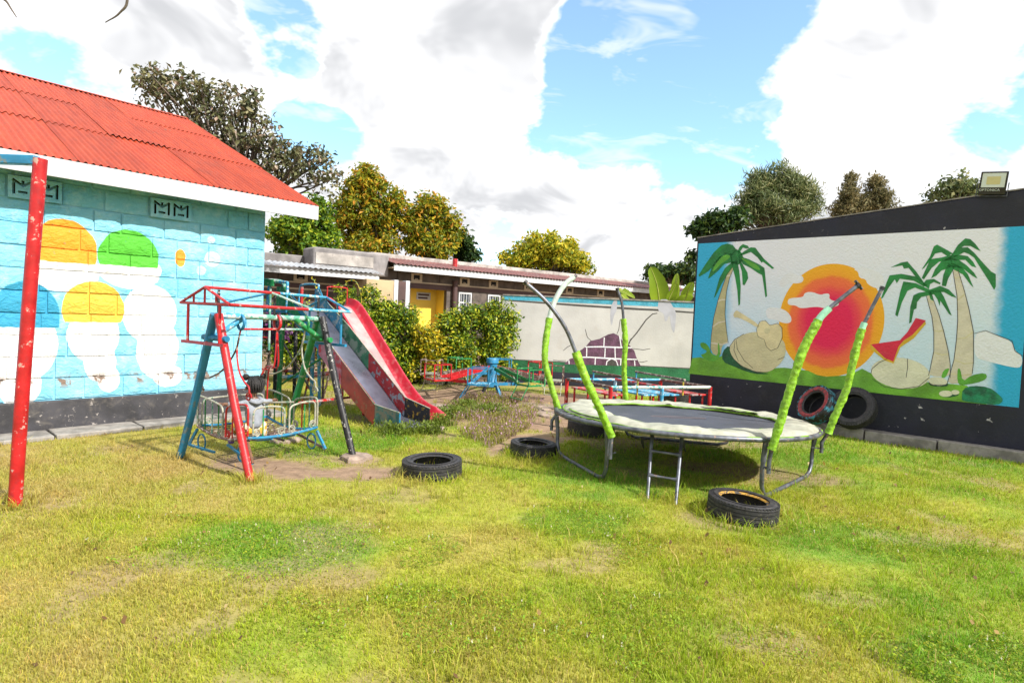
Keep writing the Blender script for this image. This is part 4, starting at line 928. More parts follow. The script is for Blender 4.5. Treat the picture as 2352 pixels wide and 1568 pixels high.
# left part: raised cement parapet and lower canopy
p0 = lb_uz(714, 570)[0]; p1 = lb_uz(872, 585)[0]
mbk = lbox(p0, p1+.3, -.9, .28, 3.0, 3.92); mbk.build('cement_parapet', M['parapet_dark'], lbld, bevel=.08)
lbox(p0+.08, p1-.4, .28, .31, 3.3, 3.72).build('plaster_patch', M['parapet'], lbld, bevel=.01)
lbox(uL-4, p0, -1.0, -.7, 2.5, 3.62).build('rear_parapet', M['parapet_dark'], lbld, bevel=.03)
f0 = lb_uz(868, 632, .9)[0]
tin_slope(uL-4, f0+.1, 1.15, 3.06, .25, 3.26, 'canopy_sheet', M['tin'])
lbox(uL-4, f0, .98, 1.02, 2.81, 3.03).build('canopy_fascia', M['white_paint'], lbld, smooth=0)
# projecting cream wing wall with striped pier
q0 = lb_uz(842, 650, 1.3)[0]; q1 = lb_uz(908, 650, 1.3)[0]
lbox(q0, q1, .02, 1.3, 0, 2.82).build('wing_wall', M['tan'], lbld, bevel=.02)
s0 = lb_uz(905, 650, 1.3)[0]; s1 = lb_uz(941, 650, 1.3)[0]
for i, mm in enumerate((M['white_paint'], M['maroon'], M['white_paint'])):
    a_ = s0+(s1-s0)*(0, .26, .74)[i]; e_ = s0+(s1-s0)*(.26, .74, 1)[i]
    lbox(a_, e_, 1.0, 1.33+.01*(i == 1), 0, 2.86-.05*(i == 1)).build('pier_stripe', mm, lbld, bevel=.01)
sg0 = lb_uz(906, 716, 1.4); sg1 = lb_uz(946, 727, 1.4)
brd = lbox(sg0[0]-.1, sg1[0]+.1, 1.345, 1.37, sg1[1]-.02, sg0[1]+.08).build('number_board', M['white_paint'], lbld, smooth=0)
oM = Matrix(((LBD.x, 0, LBN.x, 0), (LBD.y, 0, LBN.y, 0), (0, 1, 0, 0), (0, 0, 0, 1)))
for k in range(5): lbox(sg0[0]+.12+.16*k, sg0[0]+.22+.16*k, 1.371, 1.374, sg1[1]+.07, sg0[1]-.02).build('faded_mark', M['parapet_dark'], brd, smooth=0)
sn = lb_uz(973, 680, -.84); brd = lbox(sn[0]-.35, sn[0]+.35, -.85, -.835, sn[1]-.16, sn[1]+.16).build('notice', M['white_paint'], lbld, smooth=0)
for k in range(2): lbox(sn[0]-.28, sn[0]+.28-.08*k, -.834, -.83, sn[1]+.02-.14*k, sn[1]+.10-.14*k).build('notice_line', M['maroon'], brd, smooth=0)
mbk = MB(); rpx = lb_uz(1046, 605, 0); mbk.tube([lb(rpx[0]+.3, -.5, 3.5), lb(rpx[0]+.3, -.5, 4.12)], .11, 8); mbk.build('vent_pipe', M['red'], lbld)

# ================================================================== LEFT SWING POST
sp = thing('tall_swing', 'tall scuffed red swing post with a blue top beam at the left edge', 'swing', (-3.85, 4.61, 0))
mb = MB(); mb.tube([(-3.855, 4.61, -.05), (-3.80, 4.61, .9), (-3.74, 4.61, 1.8), (-3.675, 4.61, 2.70)], .047, 16); mb.build('post', M['red'], sp)
mb = MB(); mb.tube([(-6.6, 4.61, -.05), (-6.75, 4.61, 2.70)], .047, 12); mb.build('post', M['red'], sp)
mb = MB(); mb.bar((-3.70, 4.61, 2.685), (-6.75, 4.60, 2.66), .07, .07); mb.build('top_beam', M['blue'], sp, bevel=.006)

# ================================================================== SWING SET
SO = Vector((-2.58, 6.38, 0)); EX = Vector((.83, -.557, 0)).normalized(); EY = Vector((-EX.y, EX.x, 0))
def L(x, y, z): return SO+EX*x+EY*y+Vector((0, 0, z))
ss_ = thing('swing_set', 'small swing frame with red, blue, green and black legs and a little open roof', 'swing set', L(0, 0, 0))
YE = .62
for nm, m_, x, y in (('leg', 'blue', -.65, -YE), ('leg', 'red', .65, -YE), ('leg', 'black', .65, YE), ('leg', 'green', -.65, YE)):
    mb = MB(); mb.tube([L(x, y, -.03), L(x*.52, y, .72), L(.035*(1 if x > 0 else -1), y, 1.545)], [.038, .040, .041], 14); mb.build(nm, M[m_], ss_)
mb = MB(); mb.tube([L(.3, YE-.015, 1.52), L(.36, YE+.10, 1.05), L(.40, YE+.12, .8)], .036, 10)
mb.tube([L(-.03, -YE, 1.53), L(-.03, -.3, 1.53)], .030, 12); mb2 = MB(); mb2.tube([L(-.01, -YE, 1.53), L(-.01, -.36, 1.53)], .032, 12); mb2.build('top_bar_end', M['blue_light'], ss_)
mb = MB(); mb.tube([L(-.01, -.36, 1.53), L(-.01, YE, 1.52)], .030, 12); mb.build('top_bar', M['pale'], ss_)
for y, m_, zb in ((-YE, 'blue', 1.31), (YE, 'green', 1.29)):
    mb = MB(); mb.tube([L(-.22, y, zb), L(.2, y, zb)], .030, 10); mb.build('cross_tie', M[m_], ss_)
mb = MB(); mb.tube([L(-.01, -.30, 1.53), L(-.12, -YE+.03, 1.30)], .028, 10); mb.build('brace', M['blue_light'], ss_)
mb = MB(); mb.tube([L(-.01, .28, 1.52), L(.06, YE-.03, 1.29)], .030, 10); mb.build('brace', M['green'], ss_)
mb = MB(); mb.add([L(.0, YE-.01, 1.50), L(-.12, YE-.01, 1.27), L(.13, YE-.01, 1.27), L(.0, YE+.01, 1.50), L(-.12, YE+.01, 1.27), L(.13, YE+.01, 1.27)], [(0, 1, 2), (5, 4, 3), (0, 3, 4, 1), (1, 4, 5, 2), (2, 5, 3, 0)]); mb.build('gusset', M['green'], ss_, smooth=0)
# little open roof frame: two gables, ridge and eaves
def gable(y, zr, ze, m_, m2):
    mb = MB(); r_ = .014
    mb.tube([L(-.45, y, ze), L(0, y, zr)], r_, 8); mb.tube([L(0, y, zr), L(.43, y, ze)], r_, 8); mb.tube([L(-.45, y, ze), L(.43, y, ze)], r_, 8)
    for x in (-.2, .0, .2): mb.tube([L(x, y, ze), L(x, y, zr-(zr-ze)*abs(x)/.44)], r_*.85, 6)
    mb.build('roof_gable', m_, ss_)
    mb = MB()
    for x in (-.30, .27): mb.tube([L(x, y, ze), L(x, y, ze-.37)], r_, 8)
    mb.box(L(-.02, y, ze-.385), (.76, .03, .03), EX, EY); mb.build('side_frame', m2, ss_)
Y1, Y2 = -.74, .70
gable(Y1, 1.805, 1.645, M['red'], M['red']); gable(Y2, 1.775, 1.62, M['blue'], M['blue'])
def two(a, b_, split, m1, m2, name, r_=.015):
    a = Vector(a); b_ = Vector(b_); c_ = a.lerp(b_, split)
    mb = MB(); mb.tube([a, c_], r_, 8); mb.build(name, m1, ss_); mb = MB(); mb.tube([c_, b_], r_, 8); mb.build(name, m2, ss_)
two(L(0, Y1, 1.805), L(0, Y2, 1.775), .57, M['red'], M['blue_light'], 'ridge_rail')
two(L(.43, Y1, 1.645), L(.43, Y2, 1.62), .60, M['red'], M['blue_light'], 'eave_rail')
two(L(-.45, Y1, 1.645), L(-.45, Y2, 1.62), .45, M['blue'], M['blue'], 'eave_rail')
mb = MB(); mb.tube([L(0, -.02, 1.79), L(-.42, -.38, 1.64)], .012, 6); mb.build('roof_brace', M['blue'], ss_)
mb = MB(); mb.tube([L(0, -.02, 1.79), L(.42, .2, 1.63)], .012, 6); mb.build('roof_brace', M['pale'], ss_)
for y in (-YE+.02, .02, YE-.03):
    mb = MB(); mb.tube([L(0, y, 1.545), L(0, y, 1.785)], .014, 8); mb.build('king_post', M['black'], ss_)
two(L(.0, -.33, 1.40), L(.0, .40, 1.40), .55, M['red'], M['pale'], 'hanger_bar', .012)
for y, m_ in ((-.36, 'blue'), (.06, 'red'), (.42, 'green')):
    mb = MB(); mb.tube([L(0+.06*math.sin(a_), y, 1.47-.075*math.cos(a_)) for a_ in [2*math.pi*i/16 for i in range(16)]], .015, 8, closed=True); mb.build('hanger_ring', M[m_], ss_)
def rough_disc(c, r, h, seed, n=14):
    rr = random.Random(seed); mbk = MB(); c = Vector(c)
    rad = [r*(.8+.35*rr.random()) for _ in range(n)]
    ring = lambda k, z: [c+Vector((math.cos(2*math.pi*i/n)*rad[i]*k, math.sin(2*math.pi*i/n)*rad[i]*k, z+rr.uniform(-.008, .008))) for i in range(n)]
    vs = ring(1.0, -.02)+ring(.97, h*.6)+ring(.8, h)+[c+Vector((0, 0, h*1.05))]; fs = []
    for q in range(2): fs += [(q*n+i, q*n+(i+1) % n, (q+1)*n+(i+1) % n, (q+1)*n+i) for i in range(n)]
    fs += [(2*n+i, 2*n+(i+1) % n, 3*n) for i in range(n)]; return mbk.add(vs, fs)
rough_disc(L(.68, YE, 0), .17, .045, 1).build('footing', M['concrete_pad'], ss_)
rough_disc(L(-.62, YE, 0), .19, .035, 2).build('footing', M['concrete_pad'], ss_)

# ================================================================== HANGING BENCH SWING
BO = Vector((-2.77, 6.53, .215))
def B(x, y, z): return BO+EX*x+EY*y+Vector((0, 0, z))
bs = thing('bench_swing', 'wrought iron platform swing with scroll railings hanging under the small roof', 'swing', B(0, 0, -.15))
BX, BY = .47, .42
def sag(x, y): return .07*((x/BX)**2)+.03*((y/BY)**2)
for y in (-BY, BY):
    mb = MB(); mb.tube([B(x, y, sag(x, y)) for x in np.linspace(-BX, BX, 12)], .016, 8); mb.build('seat_rail', M['blue'] if y > 0 else M['brown'], bs)
for x in (-BX, BX):
    mb = MB(); mb.tube([B(x, y, sag(x, y)) for y in np.linspace(-BY, BY, 10)], .015, 8); mb.build('seat_rail', M['blue'], bs)
mb = MB()
for x in np.linspace(-BX+.045, BX-.045, 17): mb.tube([B(x, y, sag(x, y)-.006) for y in np.linspace(-BY, BY, 7)], .0075, 6)
mb.build('slats', M['brown'], bs, kind='stuff')
for y in (-.14, .14):
    mb = MB(); mb.tube([B(x, y, sag(x, y)-.022) for x in np.linspace(-BX, BX, 9)], .009, 6); mb.build('slat_bearer', M['blue'], bs)
def spiral(cx_, cy_, cz_, r_, ax, turns=1.6, start=0.0, sgn=1):
    pts = []
    n = int(18*turns)
    for i in range(n+1):
        t_ = i/n; rr = r_*(1-.72*t_); a_ = start+sgn*2*math.pi*turns*t_
        off = EX*(rr*math.cos(a_)) if ax == 'x' else EY*(rr*math.cos(a_))
        pts.append(B(cx_, cy_, cz_)+off+Vector((0, 0, rr*math.sin(a_))))
    return pts
# hoops on every side with scrolled ends, each a rounded loop
def hoop(x0, y0, x1, y1, z1, m_, rr=.0105, sgn=1):
    P0 = Vector((x0, y0)); P1 = Vector((x1, y1)); d_ = (P1-P0)
    def q(t_, z): p_ = P0+d_*t_; return B(p_.x, p_.y, sag(p_.x, p_.y)+z)
    pts = [q(0, .02), q(0, z1*.75), q(.06, z1*.94), q(.2, z1), q(.5, z1+.01), q(.8, z1), q(.94, z1*.94), q(1, z1*.75), q(1, .02)]
    mb = MB(); mb.tube(spline(pts, 5), rr, 8)
    for t_, s_ in ((.09, 1), (.91, -1)):
        p_ = P0+d_*t_; ax = 'x' if abs(d_.x) > abs(d_.y) else 'y'
        mb.tube(spiral(p_.x, p_.y, sag(p_.x, p_.y)+.055, .045, ax, 1.6, -math.pi/2, s_), rr*.8, 6)
    return mb.build('scroll_hoop', m_, bs)
hoop(-BX, -BY, .02, -BY, .35, M['cream_rod']); hoop(.08, -BY, BX, -BY, .35, M['red'])
hoop(-BX, BY, -.02, BY, .35, M['cream_rod']); hoop(.05, BY, BX, BY, .35, M['cream_rod'])
hoop(BX, -BY+.06, BX, 0, .31, M['cream_rod']); hoop(BX, .06, BX, BY-.03, .31, M['cream_rod']); hoop(-BX, -BY+.05, -BX, BY-.05, .31, M['cream_rod'])
for x, m_ in ((-.32, 'green'), (-.18, 'pale'), (-.06, 'green'), (.2, 'red'), (.33, 'pale')):
    for y in (-BY, BY):
        mb = MB(); mb.tube([B(x, y, sag(x, y)), B(x, y, .35+sag(x, y)*.8)], .008, 6); mb.build('spindle', M[m_], bs)
for y in (-.25, 0, .25):
    mb = MB(); mb.tube([B(BX, y, sag(BX, y)), B(BX, y, .30+.07)], .007, 6); mb.build('spindle', M['green'], bs)
# hanger rods from the rings down to the scrolled corners
for x, y, ry, m_ in ((-.44, -.40, -.36, 'brown'), (.44, -.40, -.36, 'red'), (-.44, .40, .42, 'cream_rod'), (.44, .40, .42, 'cream_rod')):
    top = L(0, ry, 1.40); bot = B(x, y, .42+sag(x, y)); s_ = 1 if x > 0 else -1
    pts = [top, top.lerp(bot, .25)-EX*(.10*s_)-Vector((0, 0, .05)), top.lerp(bot, .55)-EX*(.10*s_)-Vector((0, 0, .06)), top.lerp(bot, .8)-EX*(.03*s_), bot+Vector((0, 0, .10)), bot+EX*(.015*s_)]
    mb = MB(); mb.tube(spline(pts, 6), .0095, 8); mb.tube(spiral(x, y, .42+sag(x, y), .05, 'x', 1.5, 0, s_), .0085, 6); mb.build('hanger_rod', M[m_], bs)
for dy in (-.02, .03):
    mb = MB(); mb.tube(spline([L(0, .06, 1.40), L(-.01, .06+dy, 1.0), B(.06, .05+dy, .75), B(.0, -.02+dy*4, .36)], 5), .009, 6); mb.build('hanger_strap', M['red'], bs)
mb = MB(); mb.tube([B(-.1, -.12, .36), B(.4, .16, .40)], .010, 6); mb.build('grip_bar', M['cream_rod'], bs)
# splayed feet, runners and ring braces below
FZ = -.15
for x in (-1, 1):
    for y in (-1, 1):
        mb = MB(); mb.bar(B(x*BX, y*BY, .06), B(x*(BX+.13), y*(BY+.02), FZ+.02), .024, .024); mb.build('foot_strut', M['blue'] if x*y > 0 else M['rusty'], bs)
for y in (-1, 1):
    for x in (-1, 1):
        mb = MB(); mb.bar(B(x*(BX+.13), y*(BY+.02), FZ+.02), B(x*.12, y*BY, -.02 if x > 0 else FZ+.01), .022, .022)
        mb.build('runner', M['blue'] if y < 0 else M['brown'], bs)
    for x in (-.38, .38):
        mb = MB(); mb.tube([B(x+.075*math.cos(a_), y*BY, -.07+.085*math.sin(a_)) for a_ in [2*math.pi*i/18 for i in range(18)]], .009, 6, closed=True); mb.build('ring_brace', M['blue'], bs)

# ================================================================== SLIDES AND THEIR TOWER
SD = Vector((.77, -.64, 0)).normalized(); SLt = Vector((-SD.y, SD.x, 0)); SX = Vector((-1.30, 8.20, 0))
def sl_(t_, l_, z): return SX-SD*t_+SLt*l_+Vector((0, 0, z))
slide = thing('metal_slide', 'wide sheet metal slide with worn blue, green, red and black side panels', 'slide', sl_(0, 0, 0))
HW = .268
prof = [(0, .055), (.55, .10), (1.25, .58), (2.0, 1.09), (2.75, 1.60), (2.95, 1.62)]
mb = MB(); vs = []
for t_, z in prof: vs += [sl_(t_, -HW, z), sl_(t_, HW, z), sl_(t_, HW, z-.012), sl_(t_, -HW, z-.012)]
fs = [(i*4+k, (i+1)*4+k, (i+1)*4+(k+1) % 4, i*4+(k+1) % 4) for i in range(len(prof)-1) for k in range(4)]+[(0, 1, 2, 3)]
mb.add(vs, fs); mb.build('chute_bed', M['chute'], slide)
M['panel_black'] = mat('chipped_black_panel', (.018, .017, .019), .55, var=.3, scale=12, chip=(.50, .30, .03), chipamt=.28, chipscale=11, bump=.2)
M['panel_teal'] = mat('worn_teal_panel', (.06, .19, .20), .6, var=.35, scale=7, chip=(.20, .18, .15), chipamt=.5, chipscale=6, bump=.2)
M['panel_pink'] = mat('worn_pink_panel', (.45, .16, .22), .55, var=.25, scale=7, chip=(.40, .03, .05), chipamt=.4, chipscale=6, bump=.15)
M['panel_redbrown'] = mat('faded_red_panel', (.36, .045, .035), .55, var=.25, scale=7, chip=(.25, .12, .08), chipamt=.2, chipscale=9, bump=.15)
M['panel_redworn'] = mat('peeling_red_panel', (.46, .025, .03), .5, var=.25, scale=9, chip=(.30, .34, .40), chipamt=.36, chipscale=7, bump=.2)
M['panel_green'] = mat('scuffed_green_panel', (.04, .22, .11), .5, var=.35, scale=7, chip=(.22, .30, .24), chipamt=.35, chipscale=5, bump=.2)
def zbed(t_):
    for (a_, za), (b_, zb) in zip(prof, prof[1:]):
        if t_ <= b_: return za+(zb-za)*(t_-a_)/(b_-a_)
    return prof[-1][1]
def top_h(t_): return .225 if t_ > .6 else .225
def panel(t0, t1, side, m_, h0=None, h1=None, drop=.10):
    mb = MB(); w_ = .006; l0 = side*HW
    h0 = h0 or .225; h1 = h1 or .225
    a0, a1 = zbed(t0), zbed(t1)
    b0 = max(.01, a0-drop*(1 if t0 > .3 else .5)); b1 = a1-drop
    q = [(t0, b0), (t1, b1), (t1, a1+h1), (t0, a0+h0)]
    vs = [sl_(t_, l0+side*w_*(1+rnd.random()*.2), z) for t_, z in q]+[sl_(t_, l0, z) for t_, z in q]
    mb.add(vs, [(0, 1, 2, 3), (7, 6, 5, 4), (0, 4, 5, 1), (1, 5, 6, 2), (2, 6, 7, 3), (3, 7, 4, 0)])
    return mb.build('side_panel', m_, slide, smooth=0)
panel(.0, .547, -1, M['panel_teal'], .215, .235, .10); panel(.553, 1.37, -1, M['panel_redbrown'], .245, .235, .17); panel(1.376, 2.0, -1, M['panel_pink'], .235, .23, .16); panel(2.006, 2.95, -1, M['blue'], .225, .30, .10)
panel(.0, .547, 1, M['panel_black'], .235, .29); panel(.553, 1.45, 1, M['panel_redworn'], .29, .28); panel(1.456, 2.2, 1, M['panel_green'], .28, .28); panel(2.206, 2.95, 1, M['blue_light'], .25, .34)
for s_ in (-1, 1):
    mb = MB(); mb.tube([sl_(t_, s_*(HW+.004), zbed(t_)+(.225 if s_ < 0 else (.235 if t_ < .3 else .285))) for t_ in (0, .55, 1.25, 2.0, 2.9)], .0085, 6); mb.build('edge_rod', M['cream_rod'], slide)
mb = MB(); mb.tube([sl_(0, -HW, .06), sl_(0, HW, .06)], .014, 8); mb.build('lip_rod', M['steel'], slide)
mb = MB(); mb.tube([sl_(0, -HW-.004, .02), sl_(0, -HW-.004, .28)], .011, 6); mb.build('end_rod', M['blue'], slide)
for l_ in (-.2, .2):
    mb = MB(); mb.tube([sl_(1.45, l_, -.02), sl_(1.45, l_, .66)], .022, 8); mb.build('support_leg', M['red_worn'], slide)
mb = MB(); mb.bar(sl_(1.5, -.9, .28), sl_(1.5, .5, .30), .03, .03); mb.build('support_tie', M['red_worn'], slide)
rough_disc(sl_(-.02, .30, 0), .2, .03, 3).build('landing_pad', M['concrete_pad'], slide)

# moulded red slide behind it
rs = thing('red_slide', 'narrow moulded red plastic slide beside the metal slide', 'slide', sl_(.05, .68, 0))
RL = .56
path = [Vector((-.02, 0, .05)), Vector((.3, 0, .07)), Vector((.62, 0, .18)), Vector((1.0, 0, .46)), Vector((1.5, 0, .92)), Vector((2.0, 0, 1.38)), Vector((2.35, 0, 1.66)), Vector((2.62, 0, 1.70))]
path = spline(path, 4); mb = MB(); cs = [(-.27, .10), (-.265, .145), (-.235, .15), (-.22, .125), (-.205, .05), (-.17, .0), (.17, 0), (.205, .05), (.22, .125), (.235, .15), (.265, .145), (.27, .10)]
k = len(cs); vs = []
for i, p in enumerate(path):
    a_, b_ = path[max(i-1, 0)], path[min(i+1, len(path)-1)]; tg = (b_-a_).normalized(); nr = Vector((-tg.z, 0, tg.x))
    for l_, h_ in cs:
        q = p+nr*h_*(1 if i > 3 else .45+.18*i); vs.append(sl_(q.x+.24, RL+l_, q.z))
fs = [(i*k+j, i*k+j+1, (i+1)*k+j+1, (i+1)*k+j) for i in range(len(path)-1) for j in range(k-1)]
mb.add(vs, fs); M['red_plastic'] = mat('faded_red_plastic', (.50, .022, .045), .35, var=.2, scale=3, dirt=(.55, .30, .30), dirtamt=.4, bump=.08)
o = mb.build('chute', M['red_plastic'], rs, smooth=60); so_ = o.modifiers.new('thick', 'SOLIDIFY'); so_.thickness = .008
M['worn_pink'] = mat('sun_bleached_chute', (.52, .30, .30), .4, var=.25, scale=3, dirt=(.4, .42, .36), dirtamt=.6)
mb = MB(); vs = []
pp_ = path[6:-2]
for i, p in enumerate(pp_): 
    vs += [sl_(p.x+.24, RL-.155, p.z+.006), sl_(p.x+.24, RL+.155, p.z+.006)]
mb.add(vs, [(2*i, 2*i+1, 2*i+3, 2*i+2) for i in range(len(pp_)-1)]); mb.build('worn_chute_floor', M['worn_pink'], rs, smooth=60)
mb = MB(); mb.tube(spline([sl_(2.79, RL-.2, 1.72), sl_(2.79, RL-.2, 1.96), sl_(2.79, RL-.17, 2.02), sl_(2.79, RL+.17, 2.02), sl_(2.79, RL+.2, 1.96), sl_(2.79, RL+.2, 1.72)], 5), .012, 8); mb.build('hand_hoop', M['red'], rs)
for l_ in (-.2, .2):
    mb = MB(); mb.tube([sl_(2.84, RL+l_, -.02), sl_(2.84, RL+l_, 1.66)], .022, 8); mb.build('support_leg', M['black'] if l_ > 0 else M['brown'], rs)
    mb = MB(); mb.tube([sl_(3.44, RL+l_, -.02), sl_(2.86, RL+l_, 1.6)], .018, 8); mb.build('ladder_rail', M['red_worn'] if l_ < 0 else M['brown'], rs)
for i in range(5):
    f_ = (i+.7)/5.6; mb = MB(); mb.tube([sl_(3.44-.58*f_, RL-.2, 1.6*f_), sl_(3.44-.58*f_, RL+.2, 1.6*f_)], .012, 6); mb.build('ladder_rung', M['red_worn'], rs)

tw = thing('slide_tower', 'climbing tower of green, blue and black pipes at the head of the metal slide', 'tower', sl_(3.1, 0, 0))
def tubeP(pts, r_, m_, name, par): mb = MB(); mb.tube(pts, r_, 10); return mb.build(name, M[m_], par)
gp = Vector((-3.93, 10.05, 0)); bp = sl_(2.93, .20, 0); kp = Vector((-4.35, 10.95, 0)); kq = sl_(3.75, .35, 0)
Zv = lambda z: Vector((0, 0, z))
tubeP([gp-Zv(.03), gp+Zv(1.0)+Vector((.03, 0, 0)), gp+Zv(1.98)+Vector((.07, 0, 0))], .042, 'green', 'post', tw)
tubeP([bp-Zv(.03), bp+Zv(1.66)], .034, 'blue_light', 'post', tw)
tubeP([sl_(2.6, .15, -.03), sl_(2.75, .18, 1.5)], .03, 'blue_light', 'post', tw)
tubeP([kp-Zv(.03), kp+Zv(1.62)], .036, 'black', 'post', tw); tubeP([kq-Zv(.03), kq+Zv(1.6)], .034, 'black', 'post', tw)
tubeP(spline([gp+Zv(1.9)+Vector((.07, 0, 0)), gp+Zv(2.03)+Vector((.04, 0, 0)), gp+Zv(2.07)+Vector((-.08, 0, 0)), gp+Zv(2.07)+Vector((-.5, .1, 0)), gp+Zv(2.0)+Vector((-.62, .1, 0)), gp+Zv(.1)+Vector((-.65, .1, 0))], 5), .035, 'pale', 'pipe_arch', tw)
mb = MB(); mb.box(gp+Zv(2.04)+Vector((-.19, -.03, 0)), (.15, .05, .11)); mb.build('sleeve_plate', M['green'], tw)
tubeP([gp+Vector((-.18, 0, .9)), gp+Vector((-.18, 0, 2.0))], .02, 'pale', 'post', tw)
mb = MB(); mb.box(sl_(3.35, 0, 1.56), (.8, .62, .04), SD, SLt); mb.build('deck', M['blue'], tw, bevel=.005)
for l_ in (-.29, .29):
    tubeP(spline([sl_(2.95, l_, 1.55), sl_(2.95, l_, 1.98), sl_(3.0, l_, 2.05), sl_(3.45, l_, 2.05), sl_(3.55, l_, 1.97), sl_(3.6, l_, 1.55)], 5), .024 if l_ < 0 else .018, 'blue_light', 'guard_hoop', tw)
mb = MB()
q = [(2.55, 1.55), (3.05, 1.62), (3.05, 1.98), (2.9, 1.98)]; vs = [sl_(t_, HW+.012, z) for t_, z in q]+[sl_(t_, HW+.018, z) for t_, z in q]
mb.add(vs, [(0, 1, 2, 3), (7, 6, 5, 4), (0, 4, 5, 1), (1, 5, 6, 2), (2, 6, 7, 3), (3, 7, 4, 0)]); mb.build('guard_plate', M['blue_light'], tw, smooth=0)
mb = MB()
q = [(2.5, 1.48), (3.3, 1.62), (3.3, 1.98), (3.1, 1.98)]; vs = [sl_(t_, -HW-.014, z) for t_, z in q]+[sl_(t_, -HW-.02, z) for t_, z in q]
mb.add(vs, [(3, 2, 1, 0), (4, 5, 6, 7), (0, 1, 5, 4), (1, 2, 6, 5), (2, 3, 7, 6), (3, 0, 4, 7)]); mb.build('guard_plate', M['green'], tw, smooth=0)
tubeP([sl_(3.2, .12, 1.56), sl_(3.2, .12, 2.0)], .03, 'red_worn', 'grip_post', tw)
tubeP([gp+Vector((.0, 0, .45)), bp+Zv(.47)], .03, 'blue_light', 'tie', tw); tubeP([kp+Zv(.47), kq+Zv(.47)], .028, 'red_worn', 'tie', tw)
tubeP([bp+Zv(.47), sl_(3.1, .62, .47)], .026, 'red_worn', 'tie', tw)
tubeP([gp+Zv(.30), sl_(2.2, .1, .95)], .018, 'green', 'brace', tw); tubeP([bp+Zv(.2), kp+Zv(1.2)], .018, 'brown', 'brace', tw); tubeP([gp+Vector((0, 0, .7)), kp+Zv(1.5)], .018, 'black', 'brace', tw)
lad0, lad1 = gp+Vector((-.18, 0, 0)), gp+Vector((-.58, .1, 0))
for i in range(6): tubeP([lad0+Zv(.3+.27*i), lad1+Zv(.3+.27*i)], .012, 'red' if i % 2 else 'brown', 'ladder_rung', tw)

# ================================================================== CAROUSEL
MC = Vector((-.38, 12.1, 0)); mgr = thing('carousel', 'hand pushed carousel with eight small coloured cage seats on bare soil', 'carousel', MC)
mb = MB(); mb.lathe([(.0, .78), (.115, .78), (.125, .76), (.125, .68), (.10, .66), (.10, .30), (.13, .26), (.13, .2), (0, .2)], 18, MC); mb.build('hub', M['blue'], mgr)
for i in range(4):
    a_ = math.pi/4+i*math.pi/2; d_ = Vector((math.cos(a_), math.sin(a_), 0))
    mb = MB(); mb.bar(MC+d_*.1+Zv(.30), MC+d_*.30-Zv(.02), .05, .05); mb.build('base_leg', M['blue'] if i % 2 else M['black'], mgr)
SEATC = ['red', 'blue', 'green', 'brown', 'red', 'blue', 'green', 'brown']
for i in range(8):
    a_ = R(217+45*i); d_ = Vector((math.cos(a_), math.sin(a_), 0)); e_ = Vector((-d_.y, d_.x, 0)); c_ = M[SEATC[i]]; ct = MC+d_*1.27
    for s_ in (-.16, .16):
        mb = MB(); mb.bar(MC+d_*.11+e_*s_*.4+Zv(.60), ct-d_*.16+e_*s_+Zv(.40), .016, .07); mb.build('arm', c_, mgr)
    mb = MB(); a2 = R(217+45*(i+1)); d2 = Vector((math.cos(a2), math.sin(a2), 0)); mb.bar(MC+d_*1.06+Zv(.37), MC+d2*1.06+Zv(.37), .016, .06); mb.build('ring_segment', c_, mgr)
    seat = MB()
    for q in range(6): seat.bar(ct+e_*(-.17+.068*q)-d_*.17+Zv(.40), ct+e_*(-.17+.068*q)+d_*.17+Zv(.40), .045, .014)
    so = seat.build('seat', M['yellow'] if i == 2 else M['pale'] if SEATC[i] == 'green' else M['cream_rod'] if SEATC[i] == 'brown' else M['brown'] if SEATC[i] == 'red' else M['blue_light'], mgr)
    cg = MB(); hh_ = .30
    cs_ = [(-.19, -.18), (.19, -.18), (.19, .18), (-.19, .18)]
    for x, y in cs_: cg.bar(ct+e_*x+d_*y+Zv(.38), ct+e_*x+d_*y+Zv(.38+hh_), .02, .02, up=d_)
    for (x0, y0), (x1, y1) in zip(cs_[:3], cs_[1:]): cg.bar(ct+e_*x0+d_*y0+Zv(.38+hh_), ct+e_*x1+d_*y1+Zv(.38+hh_), .022, .022)
    for (x0, y0), (x1, y1) in zip(cs_, cs_[1:]+cs_[:1]): cg.bar(ct+e_*x0+d_*y0+Zv(.385), ct+e_*x1+d_*y1+Zv(.385), .024, .03)
    cg.build('seat_cage', c_, so)
    fr = MB()
    fr.tube([ct-e_*.19-d_*.16+Zv(.38), ct-e_*.33-d_*.16+Zv(.14), ct-e_*.33+d_*.16+Zv(.14), ct-e_*.19+d_*.16+Zv(.38)], .011, 6); fr.build('footrest', M['cream_rod'] if i not in (1, 2) else c_, so)

slab = thing('concrete_slab', 'worn rounded concrete slabs in the soil before the carousel', 'paving', (.2, 10.4, 0), kind='structure')
for k, (x, y, r_) in enumerate([(.15, 10.35, .42), (.75, 10.1, .35), (-.45, 10.55, .3), (.45, 10.9, .4), (-1.2, 10.3, .35)]): rough_disc((x, y, 0), r_, .03, 30+k, 18).build('slab', M['concrete_pad'], slab)

